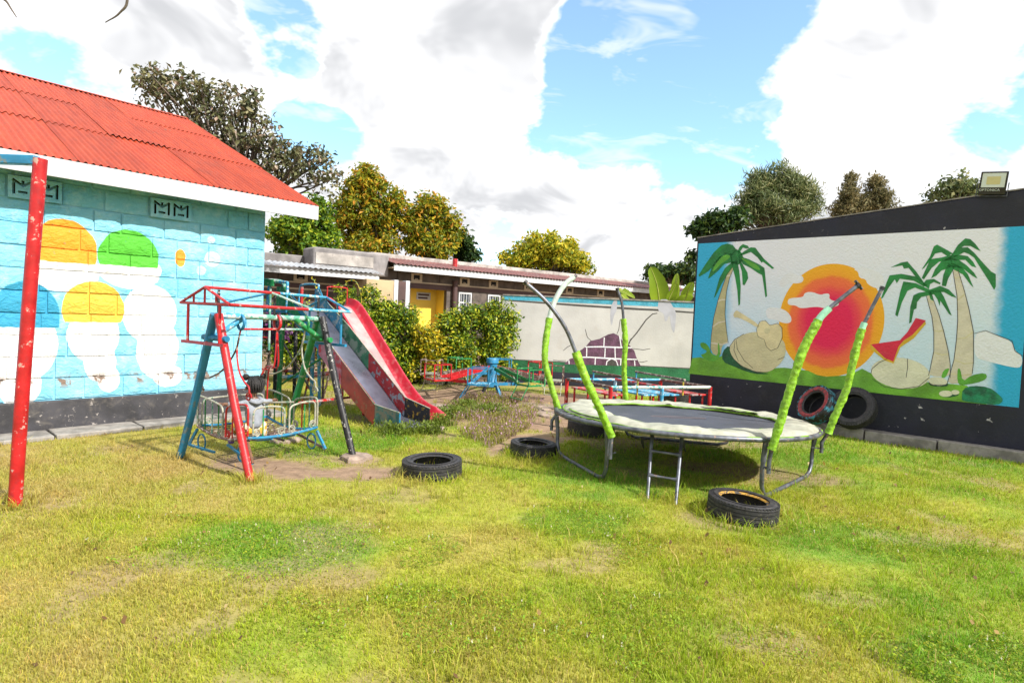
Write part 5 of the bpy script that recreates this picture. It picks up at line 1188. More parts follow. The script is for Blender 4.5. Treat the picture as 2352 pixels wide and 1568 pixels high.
# ================================================================== RAILED BENCH FRAME
QA = Vector((.98, 10.25, 0)); Q1 = Vector((1.78, .64, 0)); Q2 = Vector((.60, -.95, 0)); W1 = Q1.length; q1 = Q1.normalized(); W2 = Q2.length; q2 = Q2.normalized()
bf = thing('railed_bench', 'low pipe frame with three red and blue plank benches behind the trampoline', 'bench', QA+Q1*.5+Q2*.5)
def qf(a_, b_, z): return QA+Q1*a_+Q2*b_+Zv(z)
def tb(p_, q_, r_, m_, name): mb = MB(); mb.tube([p_, q_], r_, 10); return mb.build(name, M[m_], bf)
tb(qf(0, 0, .60), qf(.5, 0, .60), .024, 'blue_light', 'rail'); tb(qf(.5, 0, .60), qf(1, 0, .60), .024, 'blue_light', 'rail')
tb(qf(0, 1, .60), qf(1, 1, .60), .026, 'teal', 'rail'); tb(qf(0, 0, .605), qf(0, 1, .605), .024, 'brown', 'rail'); tb(qf(.5, 0, .605), qf(.5, 1, .605), .024, 'red_worn', 'rail'); tb(qf(1, 0, .605), qf(1, 1, .605), .024, 'brown', 'rail')
for a_, b_, m_ in ((0, 0, 'red'), (0, 1, 'red'), (.5, 0, 'blue_light'), (.5, 1, 'blue_light'), (1, 0, 'red'), (1, 1, 'red')): tb(qf(a_, b_, -.02), qf(a_, b_, .61), .032, m_, 'post')
for a_, w_, c_ in ((.10, .17, 'red_worn'), (.60, .20, 'blue_light'), (.40, .14, 'blue_light'), (.90, .17, 'red_worn')):
    for k in range(2):
        mb = MB(); mb.bar(qf(a_-w_*.25+w_*.5*k, .06, .47), qf(a_-w_*.25+w_*.5*k, .98, .47), w_*W1*.48, .025); mb.build('plank', M[c_], bf, bevel=.004)
    for b_ in (.12, .92):
        for s_ in (-.4, .4): tb(qf(a_+w_*s_, b_, -.02), qf(a_+w_*s_, b_, .46), .018, 'red', 'bench_leg')
for a_ in (.28, .74):
    tb(qf(a_, -.05, .74), qf(a_, .98, .72), .018, 'brown', 'back_rail')
    tb(qf(a_, -.03, .46), qf(a_, -.03, .74), .014, 'blue_light', 'back_post'); tb(qf(a_, .95, .46), qf(a_, .95, .72), .014, 'yellow', 'back_post')

# ================================================================== TRAMPOLINE
TC = Vector((2.03, 6.98, 0)); TR = 1.47; tilt = Vector((.27, .96, 0))
def tz(p): return .56-.040*((p-TC).dot(tilt))
def tp(ang, r_, dz=0.0):
    p = TC+Vector((math.cos(ang)*r_, math.sin(ang)*r_, 0)); return p+Zv(tz(p)+dz)
tramp = thing('trampoline', 'round trampoline with faded cream pad and galvanised steel legs', 'trampoline', TC)
mb = MB(); mb.tube([tp(2*math.pi*i/72, TR, -.02) for i in range(72)], .026, 12, closed=True); mb.build('rim', M['steel'], tramp)
mb = MB(); n_ = 72; vs = [TC+Zv(tz(TC)-.035)]
for r_, dz in ((.6, -.03), (1.16, -.012)): vs += [tp(2*math.pi*i/n_, r_, dz) for i in range(n_)]
fs = [(0, 1+i, 1+(i+1) % n_) for i in range(n_)]+[(1+i, 1+n_+i, 1+n_+(i+1) % n_, 1+(i+1) % n_) for i in range(n_)]
mb.add(vs, fs); mo_ = mb.build('mat', M['mat'], tramp, smooth=60)
mb = MB(); cE = TC+Vector((.0, .1, 0))
mb.tube([Vector((cE.x+.33*math.cos(a_), cE.y+.05*math.sin(a_), tz(cE)-.028)) for a_ in [2*math.pi*i/40 for i in range(40)]], .0035, 4, closed=True); mb.build('faded_mark', mat('faded_print', (.16, .13, .14), .8), mo_)
mb = MB()
for i in range(64): mb.tube([tp(2*math.pi*i/64, 1.15, -.012), tp(2*math.pi*i/64, 1.44, -.012)], .008, 5)
mb.build('springs', M['steel'], tramp, kind='stuff')
# pad: quilted ring in sections with waves and slipped seams
def pad_r(a_):
    inn = 1.10+.035*math.sin(3*a_+1)+.05*mn.noise(Vector((math.cos(a_)*2, math.sin(a_)*2, 4))); out = 1.475
    sl2 = max(0, math.cos(a_-R(200)))**3*.13                # slipped inwards at the left, showing the springs
    return inn-sl2*.8, out-sl2
nA = 180; rows = 7; mb = MB(); vs = []; under = []
for i in range(nA):
    a_ = 2*math.pi*i/nA; r0, r1 = pad_r(a_)
    for j in range(rows):
        f_ = j/(rows-1); rr = r0+(r1-r0)*f_
        wv = .020*mn.noise(Vector((math.cos(a_)*5, math.sin(a_)*5, f_*1.5)))+.010*mn.noise(Vector((math.cos(a_)*14, math.sin(a_)*14, f_*3)))
        seam = .018*math.exp(-((math.degrees(a_) % 60-22)/2.2)**2)
        vs.append(tp(a_, rr, .012+.026*abs(math.sin(math.pi*f_))**.5+wv+seam-(.03 if f_ > .97 else 0)))
fs = [(i*rows+j, i*rows+j+1, ((i+1) % nA)*rows+j+1, ((i+1) % nA)*rows+j) for i in range(nA) for j in range(rows-1)]
mb.add(vs, fs); pad = mb.build('pad', M['pad'], tramp, smooth=70)
mb = MB(); mb.tube([tp(2*math.pi*i/nA, pad_r(2*math.pi*i/nA)[0]-.004, .004+.02*mn.noise(Vector((math.cos(2*math.pi*i/nA)*5, math.sin(2*math.pi*i/nA)*5, 0)))) for i in range(nA)], .011, 6, closed=True)
mb.tube([tp(2*math.pi*i/nA, pad_r(2*math.pi*i/nA)[1]+.003, -.006+.012*mn.noise(Vector((math.cos(2*math.pi*i/nA)*8, math.sin(2*math.pi*i/nA)*8, 3)))) for i in range(nA)], .010, 6, closed=True)
mb.build('pad_piping', M['padgreen'], pad)
def arc_band(a0, a1, r0, r1, dz, name):
    mb = MB(); n = 26; vs = []
    for i in range(n+1):
        a_ = R(a0+(a1-a0)*i/n); w_ = abs(math.sin(math.pi*i/n))**.5
        vs += [tp(a_, r0-.05*w_, dz+.004*math.sin(i*1.3)), tp(a_, r1, dz)]
    mb.add(vs, [(2*i, 2*i+1, 2*i+3, 2*i+2) for i in range(n)]); return mb.build(name, M['padgreen'], pad, smooth=60)
arc_band(178, 232, 1.30, 1.325, .022, 'pad_fold'); arc_band(20, 60, 1.12, 1.16, .042, 'pad_fold')
HEX = [174, 225, 286, 346, 46, 106]
for a0, a1 in ((174, 225), (286, 346), (46, 106)):
    A0, A1 = tp(R(a0), TR, -.02), tp(R(a1), TR, -.02); g0 = TC+Vector((math.cos(R(a0)), math.sin(R(a0)), 0))*(TR-.03); g1 = TC+Vector((math.cos(R(a1)), math.sin(R(a1)), 0))*(TR-.03); dd_ = (g1-g0).normalized()
    pts = [A0, g0+Zv(.30), g0+Zv(.14)+dd_*.01, g0+Zv(.055)+dd_*.06, g0+Zv(.022)+dd_*.17, g1+Zv(.022)-dd_*.17, g1+Zv(.055)-dd_*.06, g1+Zv(.14)-dd_*.01, g1+Zv(.30), A1]
    mb = MB(); mb.tube(pts, .021, 12); mb.build('leg', M['steel'], tramp)
    for A_, g_ in ((A0, g0), (A1, g1)):
        mb = MB(); mb.tube([A_-Zv(.005), A_.lerp(g_+Zv(.3), .75)], .0255, 12); mb.build('leg_socket', M['steel'], tramp)
# net poles, bent, with gathered lime sleeves
def sleeve(pts, r_, m_, name, parent, seed):
    P_ = spline(pts, 22); mb = MB(); n = 16; N = len(P_); vs = []
    T_ = [(P_[min(i+1, N-1)]-P_[max(i-1, 0)]).normalized() for i in range(N)]
    u_ = Vector((0, 1, 0)); u_ = (u_-T_[0]*u_.dot(T_[0])).normalized()
    for i in range(N):
        u_ = (u_-T_[i]*u_.dot(T_[i])).normalized(); v_ = T_[i].cross(u_)
        g_ = 1+.16*mn.noise(Vector((i*.07, seed, 0)))+.05*mn.noise(Vector((i*.31, seed, 4)))
        for k in range(n):
            a_ = 2*math.pi*k/n; ca, sa = math.cos(a_), math.sin(a_)
            f1 = abs(mn.noise(Vector((ca*.9+seed, sa*.9, i*.24+.9*sa)))); f2 = abs(mn.noise(Vector((ca*1.5, sa*1.5+seed, i*.47-.8*ca)))) 
            w_ = g_*(1.06-.42*f1+.10*(.3-f2)+.05*math.sin(2*a_+i*.05))
            vs.append(P_[i]+(u_*math.cos(a_)+v_*math.sin(a_))*r_*w_)
    fs = [(i*n+k, i*n+(k+1) % n, (i+1)*n+(k+1) % n, (i+1)*n+k) for i in range(N-1) for k in range(n)]+[tuple(range(n-1, -1, -1)), tuple((N-1)*n+k for k in range(n))]
    mb.add(vs, fs); return mb.build(name, m_, parent, smooth=75)
def npole(px, Ys, cut, tail=None, cap=True, foam=None, seed=1):
    """px: picture track of the bent pole, Ys: distances of its two ends"""
    n = len(px); P_ = [D(x, y, Ys[0]+(Ys[1]-Ys[0])*i/(n-1)) for i, (x, y) in enumerate(px)]
    S_ = spline(P_, 6); mb = MB(); mb.tube(S_, .0195, 10); po = mb.build('net_pole', M['steel'], tramp)
    sleeve([p for p in P_[:cut]], .040, M['lime'], 'pole_sleeve', po, seed)
    if foam:
        Q_ = S_[foam[0]:foam[1]]; mb = MB(); mb.tube(Q_, .032, 12); mb.build('foam_tube', M[foam[2]], po)
    if cap:
        d_ = (S_[-1]-S_[-2]).normalized(); mb = MB(); mb.tube([S_[-1]-d_*.012, S_[-1]+d_*.018], .026, 10)
        if cap == 2: 
            e_ = d_.cross(Vector((0, 1, 0))).normalized(); mb.tube([S_[-1]-e_*.05+d_*.01, S_[-1]+e_*.05+d_*.01], .014, 8)
        mb.build('end_cap', M['black'], po)
    st = P_[0]; a_ = math.atan2(st.y-TC.y, st.x-TC.x); f_ = TC+Vector((math.cos(a_), math.sin(a_), 0))*(TR+.05)
    mb = MB(); mb.tube([st, f_+Zv(.40), f_+Zv(.28)], .0195, 10); mb.bar(f_+Zv(.33)-Vector((math.cos(a_), math.sin(a_), 0))*.1, f_+Zv(.33)+Vector((math.cos(a_), math.sin(a_), 0))*.03, .012, .012); mb.build('pole_bracket', M['steel'], po)
    return po
npole([(1284, 945), (1266, 885), (1252, 830), (1254, 780), (1262, 730), (1274, 692), (1296, 655), (1324, 632)], (7.2, 7.3), 5, foam=(24, 42, 'foam'), cap=0, seed=3)
npole([(1405, 1003), (1385, 955), (1362, 905), (1345, 868), (1322, 808), (1297, 750), (1256, 694), (1207, 649)], (5.85, 5.75), 5, seed=11)
npole([(1438, 922), (1434, 870), (1434, 830), (1436, 780), (1432, 732), (1428, 695), (1418, 664)], (8.45, 8.4), 5, seed=21)
npole([(1772, 1032), (1790, 975), (1808, 915), (1826, 858), (1848, 795), (1880, 735), (1912, 702), (1970, 656)], (5.5, 5.45), 6, cap=2, foam=(29, 36, 'mint'), seed=31)
npole([(1902, 995), (1922, 945), (1944, 895), (1956, 845), (1968, 795), (1980, 755), (2000, 712), (2026, 662)], (6.55, 6.5), 6, foam=(28, 33, 'mint'), seed=41)
mb = MB()
for (x, y) in ((1474, 1003), (1569, 1010)):
    st = D(x, y, 6.0); mb.tube([st, st+Vector((.01, .0, -.06)), st+Vector((.03, 0, -.12))], [.012, .016, .004], 6)
mb.build('loose_ties', M['black'], tramp, kind='stuff')

lad = thing('ladder', 'short two-rung steel ladder leaning on the trampoline rim', 'ladder', G(1520, 1150))
LT0, LB0_ = D(1499, 985, 5.95), G(1487, 1144); LT1, LB1_ = D(1567, 993, 5.82), G(1552, 1157)
for a_, b_ in ((LT0, LB0_), (LT1, LB1_)):
    mb = MB(); mb.tube([a_+Zv(.02), a_.lerp(b_, .08), a_.lerp(b_, .16), b_-Zv(.01)], [.026, .022, .0175, .0165], 10); mb.build('rail', M['steel'], lad)
for f_ in (.33, .68):
    p_, q_ = LT0.lerp(LB0_, f_), LT1.lerp(LB1_, f_); mb = MB(); mb.tube([p_, p_.lerp(q_, .08), p_.lerp(q_, .2), p_.lerp(q_, .8), p_.lerp(q_, .92), q_], [.024, .021, .013, .013, .021, .024], 10); mb.build('rung', M['steel'], lad)

# ================================================================== TYRES
def tyre_meshes(Ro, Wd, Ri, tread_m, side_m, bead_m, seed=0):
    n = 56; h = Wd/2; gd = .008
    tr_ = [(Ro-.035, -h), (Ro-.010, -h*.86)]
    for z0 in (-.62, -.2, .2, .62):
        z = z0*h; tr_ += [(Ro, z-h*.14), (Ro, z-h*.05), (Ro-gd, z-h*.045), (Ro-gd, z+h*.045), (Ro, z+h*.05), (Ro, z+h*.14)]
    tr_ += [(Ro-.010, h*.86), (Ro-.035, h)]
    mA = MB(); mA.lathe(tr_, n)
    # shoulder blocks
    for k in range(n):
        for s_ in (-1, 1):
            a_ = 2*math.pi*(k+.5)/n; c_ = Vector((math.cos(a_), math.sin(a_), 0)); e_ = Vector((-c_.y, c_.x, 0))
            mA.box(c_*(Ro-.012)+Vector((0, 0, s_*h*.88)), (.02, 2*math.pi*Ro/n*.62, h*.16), c_, e_)
    sw = MB()
    rm_ = (Ro+Ri)/2
    for s_ in (-1, 1):
        p_ = [(Ro-.035, h), (Ro-.06, h*1.05), (rm_+.01, h*1.10), (rm_-.03, h*1.04), (Ri+.032, h*.92), (Ri+.028, h*.89)]
        p_ = [(r_, z*s_) for r_, z in p_]; sw.lathe(p_ if s_ < 0 else p_[::-1], n)
    bd_ = MB()
    for s_ in (-1, 1):
        p_ = [(Ri+.028, h*.89), (Ri+.012, h*.86), (Ri, h*.74), (Ri+.01, h*.64)]; p_ = [(r_, z*s_) for r_, z in p_]; bd_.lathe(p_ if s_ < 0 else p_[::-1], n)
    il = MB(); il.lathe([(Ri+.01, h*.64), (Ri+.05, h*.80), (rm_, h*.96), (Ro-.03, h*.85), (Ro-.022, 0), (Ro-.03, -h*.85), (rm_, -h*.96), (Ri+.05, -h*.80), (Ri+.01, -h*.64)], n)
    return [('tread', mA.mesh('tread', tread_m)), ('sidewall', sw.mesh('sidewall', side_m, smooth=60)), ('bead', bd_.mesh('bead', bead_m, smooth=60)), ('inner_liner', il.mesh('inner_liner', M['rubber'], smooth=60))]
M['yellow_bead'] = mat('chipped_yellow_bead', (.48, .26, .03), .6, var=.3, scale=18, chip=(.05, .045, .04), chipamt=.45, chipscale=22)
M['red_side'] = mat('worn_red_sidewall', (.36, .045, .055), .6, var=.35, scale=16, chip=(.07, .05, .055), chipamt=.3, chipscale=18, bump=.2)
M['blue_tread'] = mat('blue_smeared_rubber', (.03, .03, .035), .65, var=.35, scale=14, chip=(.05, .22, .30), chipamt=.45, chipscale=13, bump=.3)
T_plain = tyre_meshes(.305, .160, .19, M['rubber'], M['rubber'], M['rubber']); T_yel = tyre_meshes(.31, .165, .195, M['rubber'], M['rubber'], M['yellow_bead'])
T_red = tyre_meshes(.31, .20, .185, M['blue_tread'], M['red_side'], M['rubber'])
def tyre(label, meshes, loc, rot=(0, 0, 0), sc=1.0):
    o = bpy.data.objects.new('tyre', None); COL.objects.link(o); o.location = loc; o.rotation_euler = rot; o.scale = (sc, sc, sc); o.empty_display_size = .2
    tag(o, label, 'tyre', 'old tyres lying around the playground')
    for nm, me in meshes:
        c_ = bpy.data.objects.new(nm, me); COL.objects.link(c_); c_.parent = o
    return o
p = G(982, 1108); tyre('black tyre lying flat in the lawn to the left of the other flat tyres', T_plain, (p.x, p.y+.30, .080), (R(1), R(-2), 0))
p = G(1226, 1052); tyre('thin black tyre lying between the weeds and the trampoline', T_plain, (p.x, p.y+.26, .064), (R(2), R(1), 1), .92)
p = G(1345, 1000); tyre('dusty tyre lying behind the left leg of the trampoline', T_plain, (p.x+.1, p.y+.2, .095), (R(2), R(-2), 2), 1.12)
p = G(1737, 1212); tyre('tyre with a chipped yellow rim lying in front of the trampoline', T_yel, (p.x, p.y+.30, .082), (R(2), R(3), .4), .95)
p = G(1548, 926); tyre('tyre lying behind the low bench frame near the dark wall', T_plain, (p.x+.15, p.y+.3, .10), (0, 0, 0), 1.15)
def lean(u, z0, meshes, label, sc, yaw, tiltd, off):
    nrm = WRN; up = Vector((0, 0, 1)); t_ = R(tiltd)
    nv = (nrm*math.cos(t_)+up*math.sin(t_)); nv = Matrix.Rotation(yaw, 3, 'Z') @ nv
    q = nv.to_track_quat('Z', 'Y'); rad = .31*sc
    c_ = wr(u, off, z0+rad*math.cos(t_)+.09*math.sin(t_)); return tyre(label, meshes, c_, q.to_euler(), sc)
u1, _ = wr_uz(1888, 940); u2, _ = wr_uz(1978, 950)
lean(u1, .13, T_red, 'tyre with worn red sidewall leaning against the dark wall', 1.0, R(-32), 30, .30)
lean(u2-.05, .13, T_plain, 'plain black tyre leaning against the dark wall right of the red one', 1.06, R(-8), 28, .30)

# ================================================================== TREES AND SHRUBS
def leafmat(name, stops, rough=.5, trans=.38):
    m = bpy.data.materials.new(name); m.use_nodes = True; t = NT(m.node_tree); b = m.node_tree.nodes['Principled BSDF']
    g = t.n('ShaderNodeNewGeometry'); rp_ = g.outputs['Random Per Island']
    c = t.ramp(rp_, stops); cl = t.noise(g.outputs['Position'], .9, 3)
    c = t.mix(1.0, c, t.ramp(cl, [(.3, (.72, .78, .75)), (.7, (1.22, 1.14, 1.05))]), 'MULTIPLY')
    t.set(b.inputs['Base Color'], c); b.inputs['Roughness'].default_value = rough; b.inputs['Specular IOR Level'].default_value = .35
    tr = t.n('ShaderNodeBsdfTranslucent'); t.set(tr.inputs[0], c)
    ms = t.n('ShaderNodeMixShader', {0: trans}); t.set(ms.inputs[1], b.outputs[0]); t.set(ms.inputs[2], tr.outputs[0])
    t.set(m.node_tree.nodes['Material Output'].inputs[0], ms.outputs[0]); return m
M['bark'] = mat('bark', (.13, .10, .08), .9, var=.35, scale=6, bump=.6, bscale=20)
M['bark_pale'] = mat('pale_bark', (.26, .22, .18), .9, var=.35, scale=6, bump=.6, bscale=20)
LM = {
 'dark': leafmat('dark_dusty_leaves', [(0, (.05, .06, .028)), (.5, (.14, .15, .07)), (.8, (.22, .20, .10)), (.93, (.28, .19, .15)), (1, (.38, .32, .26))], trans=.2),
 'orange': leafmat('orange_green_leaves', [(0, (.08, .14, .012)), (.4, (.21, .26, .02)), (.7, (.42, .36, .02)), (.9, (.52, .32, .02)), (1, (.54, .22, .025))]),
 'yellow': leafmat('yellow_green_leaves', [(0, (0.090, 0.162, 0.014)), (.35, (0.288, 0.342, 0.022)), (.7, (0.576, 0.486, 0.026)), (1, (0.756, 0.612, 0.054))]),
 'green': leafmat('mid_green_leaves', [(0, (0.032, 0.090, 0.014)), (.5, (0.126, 0.252, 0.018)), (.8, (0.288, 0.396, 0.022)), (1, (0.486, 0.504, 0.036))]),
 'deep': leafmat('deep_green_leaves', [(0, (0.012, 0.033, 0.012)), (.5, (0.030, 0.075, 0.018)), (.85, (0.075, 0.135, 0.022)), (1, (0.135, 0.180, 0.030))]),
 'needle': leafmat('grey_green_needles', [(0, (.06, .09, .04)), (.5, (.15, .20, .08)), (.8, (.26, .29, .13)), (1, (.38, .37, .2))]),
 'brown_needle': leafmat('brownish_needles', [(0, (.09, .09, .04)), (.5, (.20, .18, .09)), (.8, (.32, .26, .14)), (1, (.34, .32, .18))]),
 'hedge': leafmat('hedge_leaves', [(0, (.03, .07, .012)), (.3, (.08, .17, .016)), (.55, (.22, .33, .02)), (.8, (.44, .50, .03)), (1, (.66, .60, .05))], rough=.4),
 'hedge_y': leafmat('golden_hedge_leaves', [(0, (.07, .12, .014)), (.3, (.24, .28, .018)), (.6, (.54, .46, .022)), (1, (.80, .60, .04))], rough=.4),
 'purple': leafmat('purple_leaves', [(0, (0.045, 0.012, 0.045)), (.5, (0.135, 0.030, 0.150)), (1, (0.330, 0.120, 0.360))]),
}
def leaf_cloud(centers, rads, per, size, rs, droop=.0, aspect=.5, flat_=1.0, updir=.35):
    """leaf shaped quads scattered through clump spheres"""
    C_ = np.repeat(np.array(centers), per, 0); n = len(C_); rr = np.repeat(np.array(rads), per)
    d = rs.normal(size=(n, 3)); d /= np.linalg.norm(d, axis=1)[:, None]+1e-9
    k = rs.random(n)**(1/2.2); off = d*(rr*k)[:, None]; off[:, 2] *= flat_
    P_ = C_+off
    nrm = d*.7+rs.normal(size=(n, 3))*.6; nrm[:, 2] += updir; nrm /= np.linalg.norm(nrm, axis=1)[:, None]
    ax = rs.normal(size=(n, 3)); ax[:, 2] -= droop; ax -= nrm*np.sum(ax*nrm, 1)[:, None]; ax /= np.linalg.norm(ax, axis=1)[:, None]+1e-9
    bx = np.cross(nrm, ax); s_ = size*(.6+.8*rs.random(n))[:, None]
    fold = nrm*s_*.12
    V = np.stack([P_, P_+ax*s_*.5+bx*s_*aspect*.5+fold, P_+ax*s_, P_+ax*s_*.5-bx*s_*aspect*.5+fold], 1).reshape(-1, 3)
    f_ = (np.arange(n)[:, None]*4+np.array([[0, 1, 2, 3]]))
    return V, f_
def tree(name, label, cat, base, blobs, Y, leaf, lmat, per, ncl, clr, depth=1.0, seed=1, droop=.2, aspect=.5, trunk_r=.2, bark='bark', flat_=.8, spread=1.0, group=None, limbs=True, crown='crown', updir=.35):
    rs = np.random.default_rng(seed); rp_ = random.Random(seed)
    base = Vector(base); root = thing(name, label, cat, base, group)
    cents, rads = [], []
    tot = sum(b_[2]*b_[3] for b_ in blobs)
    for (x, y, rx, ry) in blobs:
        c_ = D(x, y, Y); sx_ = rx*Y/FPX; sz_ = ry*Y/FPX; k = max(3, int(ncl*rx*ry/tot))
        for _ in range(k):
            v_ = rs.normal(size=3); v_ /= np.linalg.norm(v_); q_ = rs.random()**.45*(1.22 if rs.random() < .22 else 1.0)
            cents.append((c_.x+v_[0]*sx_*q_*.92, c_.y+v_[1]*sx_*depth*q_, c_.z+v_[2]*sz_*q_*.92)); rads.append(clr*(.6+.8*rs.random()))
    V, f_ = leaf_cloud(cents, rads, per, leaf, rs, droop, aspect, flat_, updir)
    V = V-np.array(base)
    me = np_mesh(crown, V, f_, [lmat], None, smooth=False); o = link(crown, me, root)
    ctr = Vector(np.mean(np.array(cents), 0)); fork = base.lerp(ctr, .62); fork.z = max(fork.z, base.z+(min(c_[2] for c_ in cents)-base.z)*.8)
    mb = MB(); mb.tube(spline([base-Zv(.1), base.lerp(fork, .5)+Vector((rp_.uniform(-.2, .2), 0, 0)), fork], 5), [trunk_r*(1-.045*i) for i in range(11)], 10); tr_ = mb.build('trunk', M[bark], root)
    if limbs:
        mb = MB()
        for c_ in cents[::max(1, len(cents)//80)]:
            c_ = Vector(c_); mid = fork.lerp(c_, .5)+Vector((rp_.uniform(-.25, .25), rp_.uniform(-.25, .25), rp_.uniform(0, .35)))*spread
            mb.tube(spline([fork, mid, c_], 4), [max(.012, trunk_r*.24*(1-.1*i)) for i in range(9)], 5)
        mb.build('limbs', M[bark], tr_)
    return root
tree('broadleaf_tree', 'dark dusty spreading tree rising behind the red roof', 'tree', (-8.6, 19.5, 0),
     [(400, 205, 82, 48), (490, 245, 95, 62), (580, 262, 46, 55), (560, 335, 85, 60), (650, 350, 66, 42), (722, 375, 55, 44), (345, 195, 32, 46), (640, 395, 75, 34), (440, 300, 70, 40), (735, 415, 36, 28)], 18.5, .17, LM['dark'], 17, 290, .30, depth=.9, seed=3, trunk_r=.26, aspect=.55, droop=.5)
tree('fruit_tree', 'tall tree with orange tinted leaves behind the raised grey parapet', 'tree', (-7.6, 33.5, 0),
     [(846, 395, 10, 14), (868, 405, 14, 16), (815, 440, 26, 20), (912, 440, 12, 14), (790, 500, 24, 30), (850, 440, 46, 40), (832, 505, 64, 58), (888, 500, 46, 48), (838, 405, 22, 20), (850, 570, 85, 34), (905, 470, 24, 26)], 33, .27, LM['orange'], 66, 230, .52, seed=5, aspect=.42, droop=.6, trunk_r=.3)
tree('fruit_tree', 'orange-yellow tree to the right of the tallest orange tree', 'tree', (-4.4, 34.5, 0),
     [(975, 452, 12, 14), (996, 462, 12, 12), (1012, 475, 14, 14), (950, 500, 16, 18), (985, 488, 36, 28), (975, 540, 52, 44), (1028, 525, 30, 44), (1000, 570, 60, 30)], 34, .27, LM['orange'], 66, 160, .5, seed=6, aspect=.42, droop=.6, trunk_r=.28)
tree('broadleaf_tree', 'small dark green tree at the right foot of the orange trees', 'tree', (-2.9, 35.5, 0), [(1066, 560, 24, 30), (1078, 585, 18, 16)], 35, .32, LM['deep'], 60, 30, .5, seed=7, trunk_r=.2)
tree('broadleaf_tree', 'bright green tree between the red roof eave and the orange tree', 'tree', (-10.8, 30, 0),
     [(700, 520, 62, 48), (655, 550, 42, 42), (735, 485, 30, 26), (720, 560, 60, 36)], 29, .24, LM['green'], 66, 160, .5, seed=8, trunk_r=.26, bark='bark_pale')
tree('broadleaf_tree', 'round yellow-green tree rising above the middle of the long roof', 'tree', (2.6, 42, 0),
     [(1230, 548, 14, 12), (1270, 545, 18, 12), (1310, 562, 16, 12), (1245, 576, 46, 28), (1290, 592, 54, 34), (1205, 595, 40, 30), (1165, 590, 22, 8), (1330, 610, 30, 22)], 41, .28, LM['yellow'], 66, 180, .55, seed=9, trunk_r=.3)
tree('acacia_tree', 'flat topped dark acacia behind the banana leaves', 'tree', (14.5, 55, 0), [(1510, 625, 36, 12), (1550, 622, 40, 14), (1585, 632, 26, 16)], 55, .42, LM['deep'], 60, 60, .8, seed=10, flat_=.5, trunk_r=.35)
# feathery casuarinas
tree('casuarina_tree', 'large feathery grey-green casuarina above the left part of the mural wall', 'tree', (15.2, 33, 0),
     [(1738, 440, 18, 40), (1762, 425, 14, 34), (1790, 430, 18, 42), (1815, 425, 12, 32), (1838, 450, 18, 44), (1862, 465, 12, 36), (1718, 480, 20, 34), (1700, 500, 10, 24), (1790, 490, 60, 34)], 33, .38, LM['needle'], 130, 150, .55, seed=12, aspect=.13, droop=-1.0, trunk_r=.3, updir=0)
tree('broadleaf_tree', 'dark green tree peeping over the far corner of the mural wall', 'tree', (11.8, 32, 0),
     [(1645, 515, 40, 22), (1612, 530, 26, 12), (1685, 505, 22, 22), (1590, 585, 8, 22)], 31.5, .30, LM['deep'], 50, 60, .5, seed=13, trunk_r=.22)
tree('casuarina_tree', 'narrow brownish casuarina left of its twin above the mural wall', 'tree', (18.6, 33.5, 0), [(1955, 425, 10, 26), (1948, 455, 18, 28), (1936, 485, 24, 26), (1968, 475, 16, 30)], 33.5, .24, LM['brown_needle'], 70, 60, .36, seed=14, aspect=.32, droop=-.5, trunk_r=.18, updir=0)
tree('casuarina_tree', 'narrow brownish casuarina right of its twin above the mural wall', 'tree', (20.0, 33.5, 0), [(2008, 425, 12, 26), (2018, 450, 20, 30), (2025, 480, 20, 26), (1998, 480, 14, 22)], 33.5, .24, LM['brown_needle'], 70, 60, .36, seed=15, aspect=.32, droop=-.5, trunk_r=.18, updir=0)
tree('broadleaf_tree', 'thin sparse tree beside the floodlight', 'tree', (23.5, 33, 0), [(2160, 445, 30, 18), (2200, 425, 34, 24), (2230, 445, 22, 22)], 33, .28, LM['needle'], 22, 60, .55, seed=16, trunk_r=.18)
# hedge shrubs
def shrub(label, base, blobs, Y, lm_, n, seed, leaf=.085, depth=1.0, cat='shrub', name='hedge_shrub', group='hedge shrubs behind the slides and carousel'):
    return tree(name, label, cat, base, blobs, Y, leaf, LM[lm_], 70, n, .19, depth=depth, seed=seed, aspect=.48, droop=.1, trunk_r=.04, flat_=1.0, group=group, limbs=True, spread=.3, crown='foliage', updir=.6)
shrub('leafy shrub seen through the pipes of the slide tower', (-4.9, 13.2, 0), [(640, 740, 50, 45), (700, 740, 50, 50), (660, 810, 60, 45), (720, 810, 50, 45)], 12.9, 'hedge', 90, 21)
shrub('tall light green shrub directly behind the red slide', (-3.1, 13.9, 0), [(835, 730, 38, 40), (860, 770, 50, 50), (880, 820, 50, 40), (820, 790, 40, 50), (845, 690, 20, 26), (790, 690, 26, 30), (880, 735, 30, 36), (860, 845, 60, 28)], 13.7, 'hedge', 190, 22)
shrub('shrub between the red slide and the golden shrub', (-2.2, 14.1, 0), [(925, 745, 34, 40), (920, 800, 48, 46), (900, 712, 18, 30), (950, 830, 45, 30), (940, 722, 16, 24), (930, 850, 55, 24)], 13.8, 'hedge', 150, 23)
shrub('golden yellow shrub in the middle of the hedge', (-1.5, 14.0, 0), [(975, 775, 34, 34), (990, 800, 36, 36), (1005, 785, 24, 30), (962, 765, 20, 24), (985, 845, 50, 28)], 13.6, 'hedge_y', 70, 24)
shrub('green shrub below the barred window', (-.9, 14.2, 0), [(1050, 750, 42, 34), (1060, 795, 50, 42), (1040, 830, 55, 34), (1078, 722, 24, 18), (1025, 745, 26, 26)], 13.9, 'hedge', 150, 25)
shrub('upright shrub against the left end of the white wall', (-.1, 14.4, 0), [(1130, 745, 34, 40), (1145, 790, 42, 44), (1120, 810, 40, 36), (1165, 740, 20, 40), (1140, 705, 16, 22), (1140, 840, 40, 30), (1100, 730, 22, 26)], 14.1, 'hedge', 160, 26)
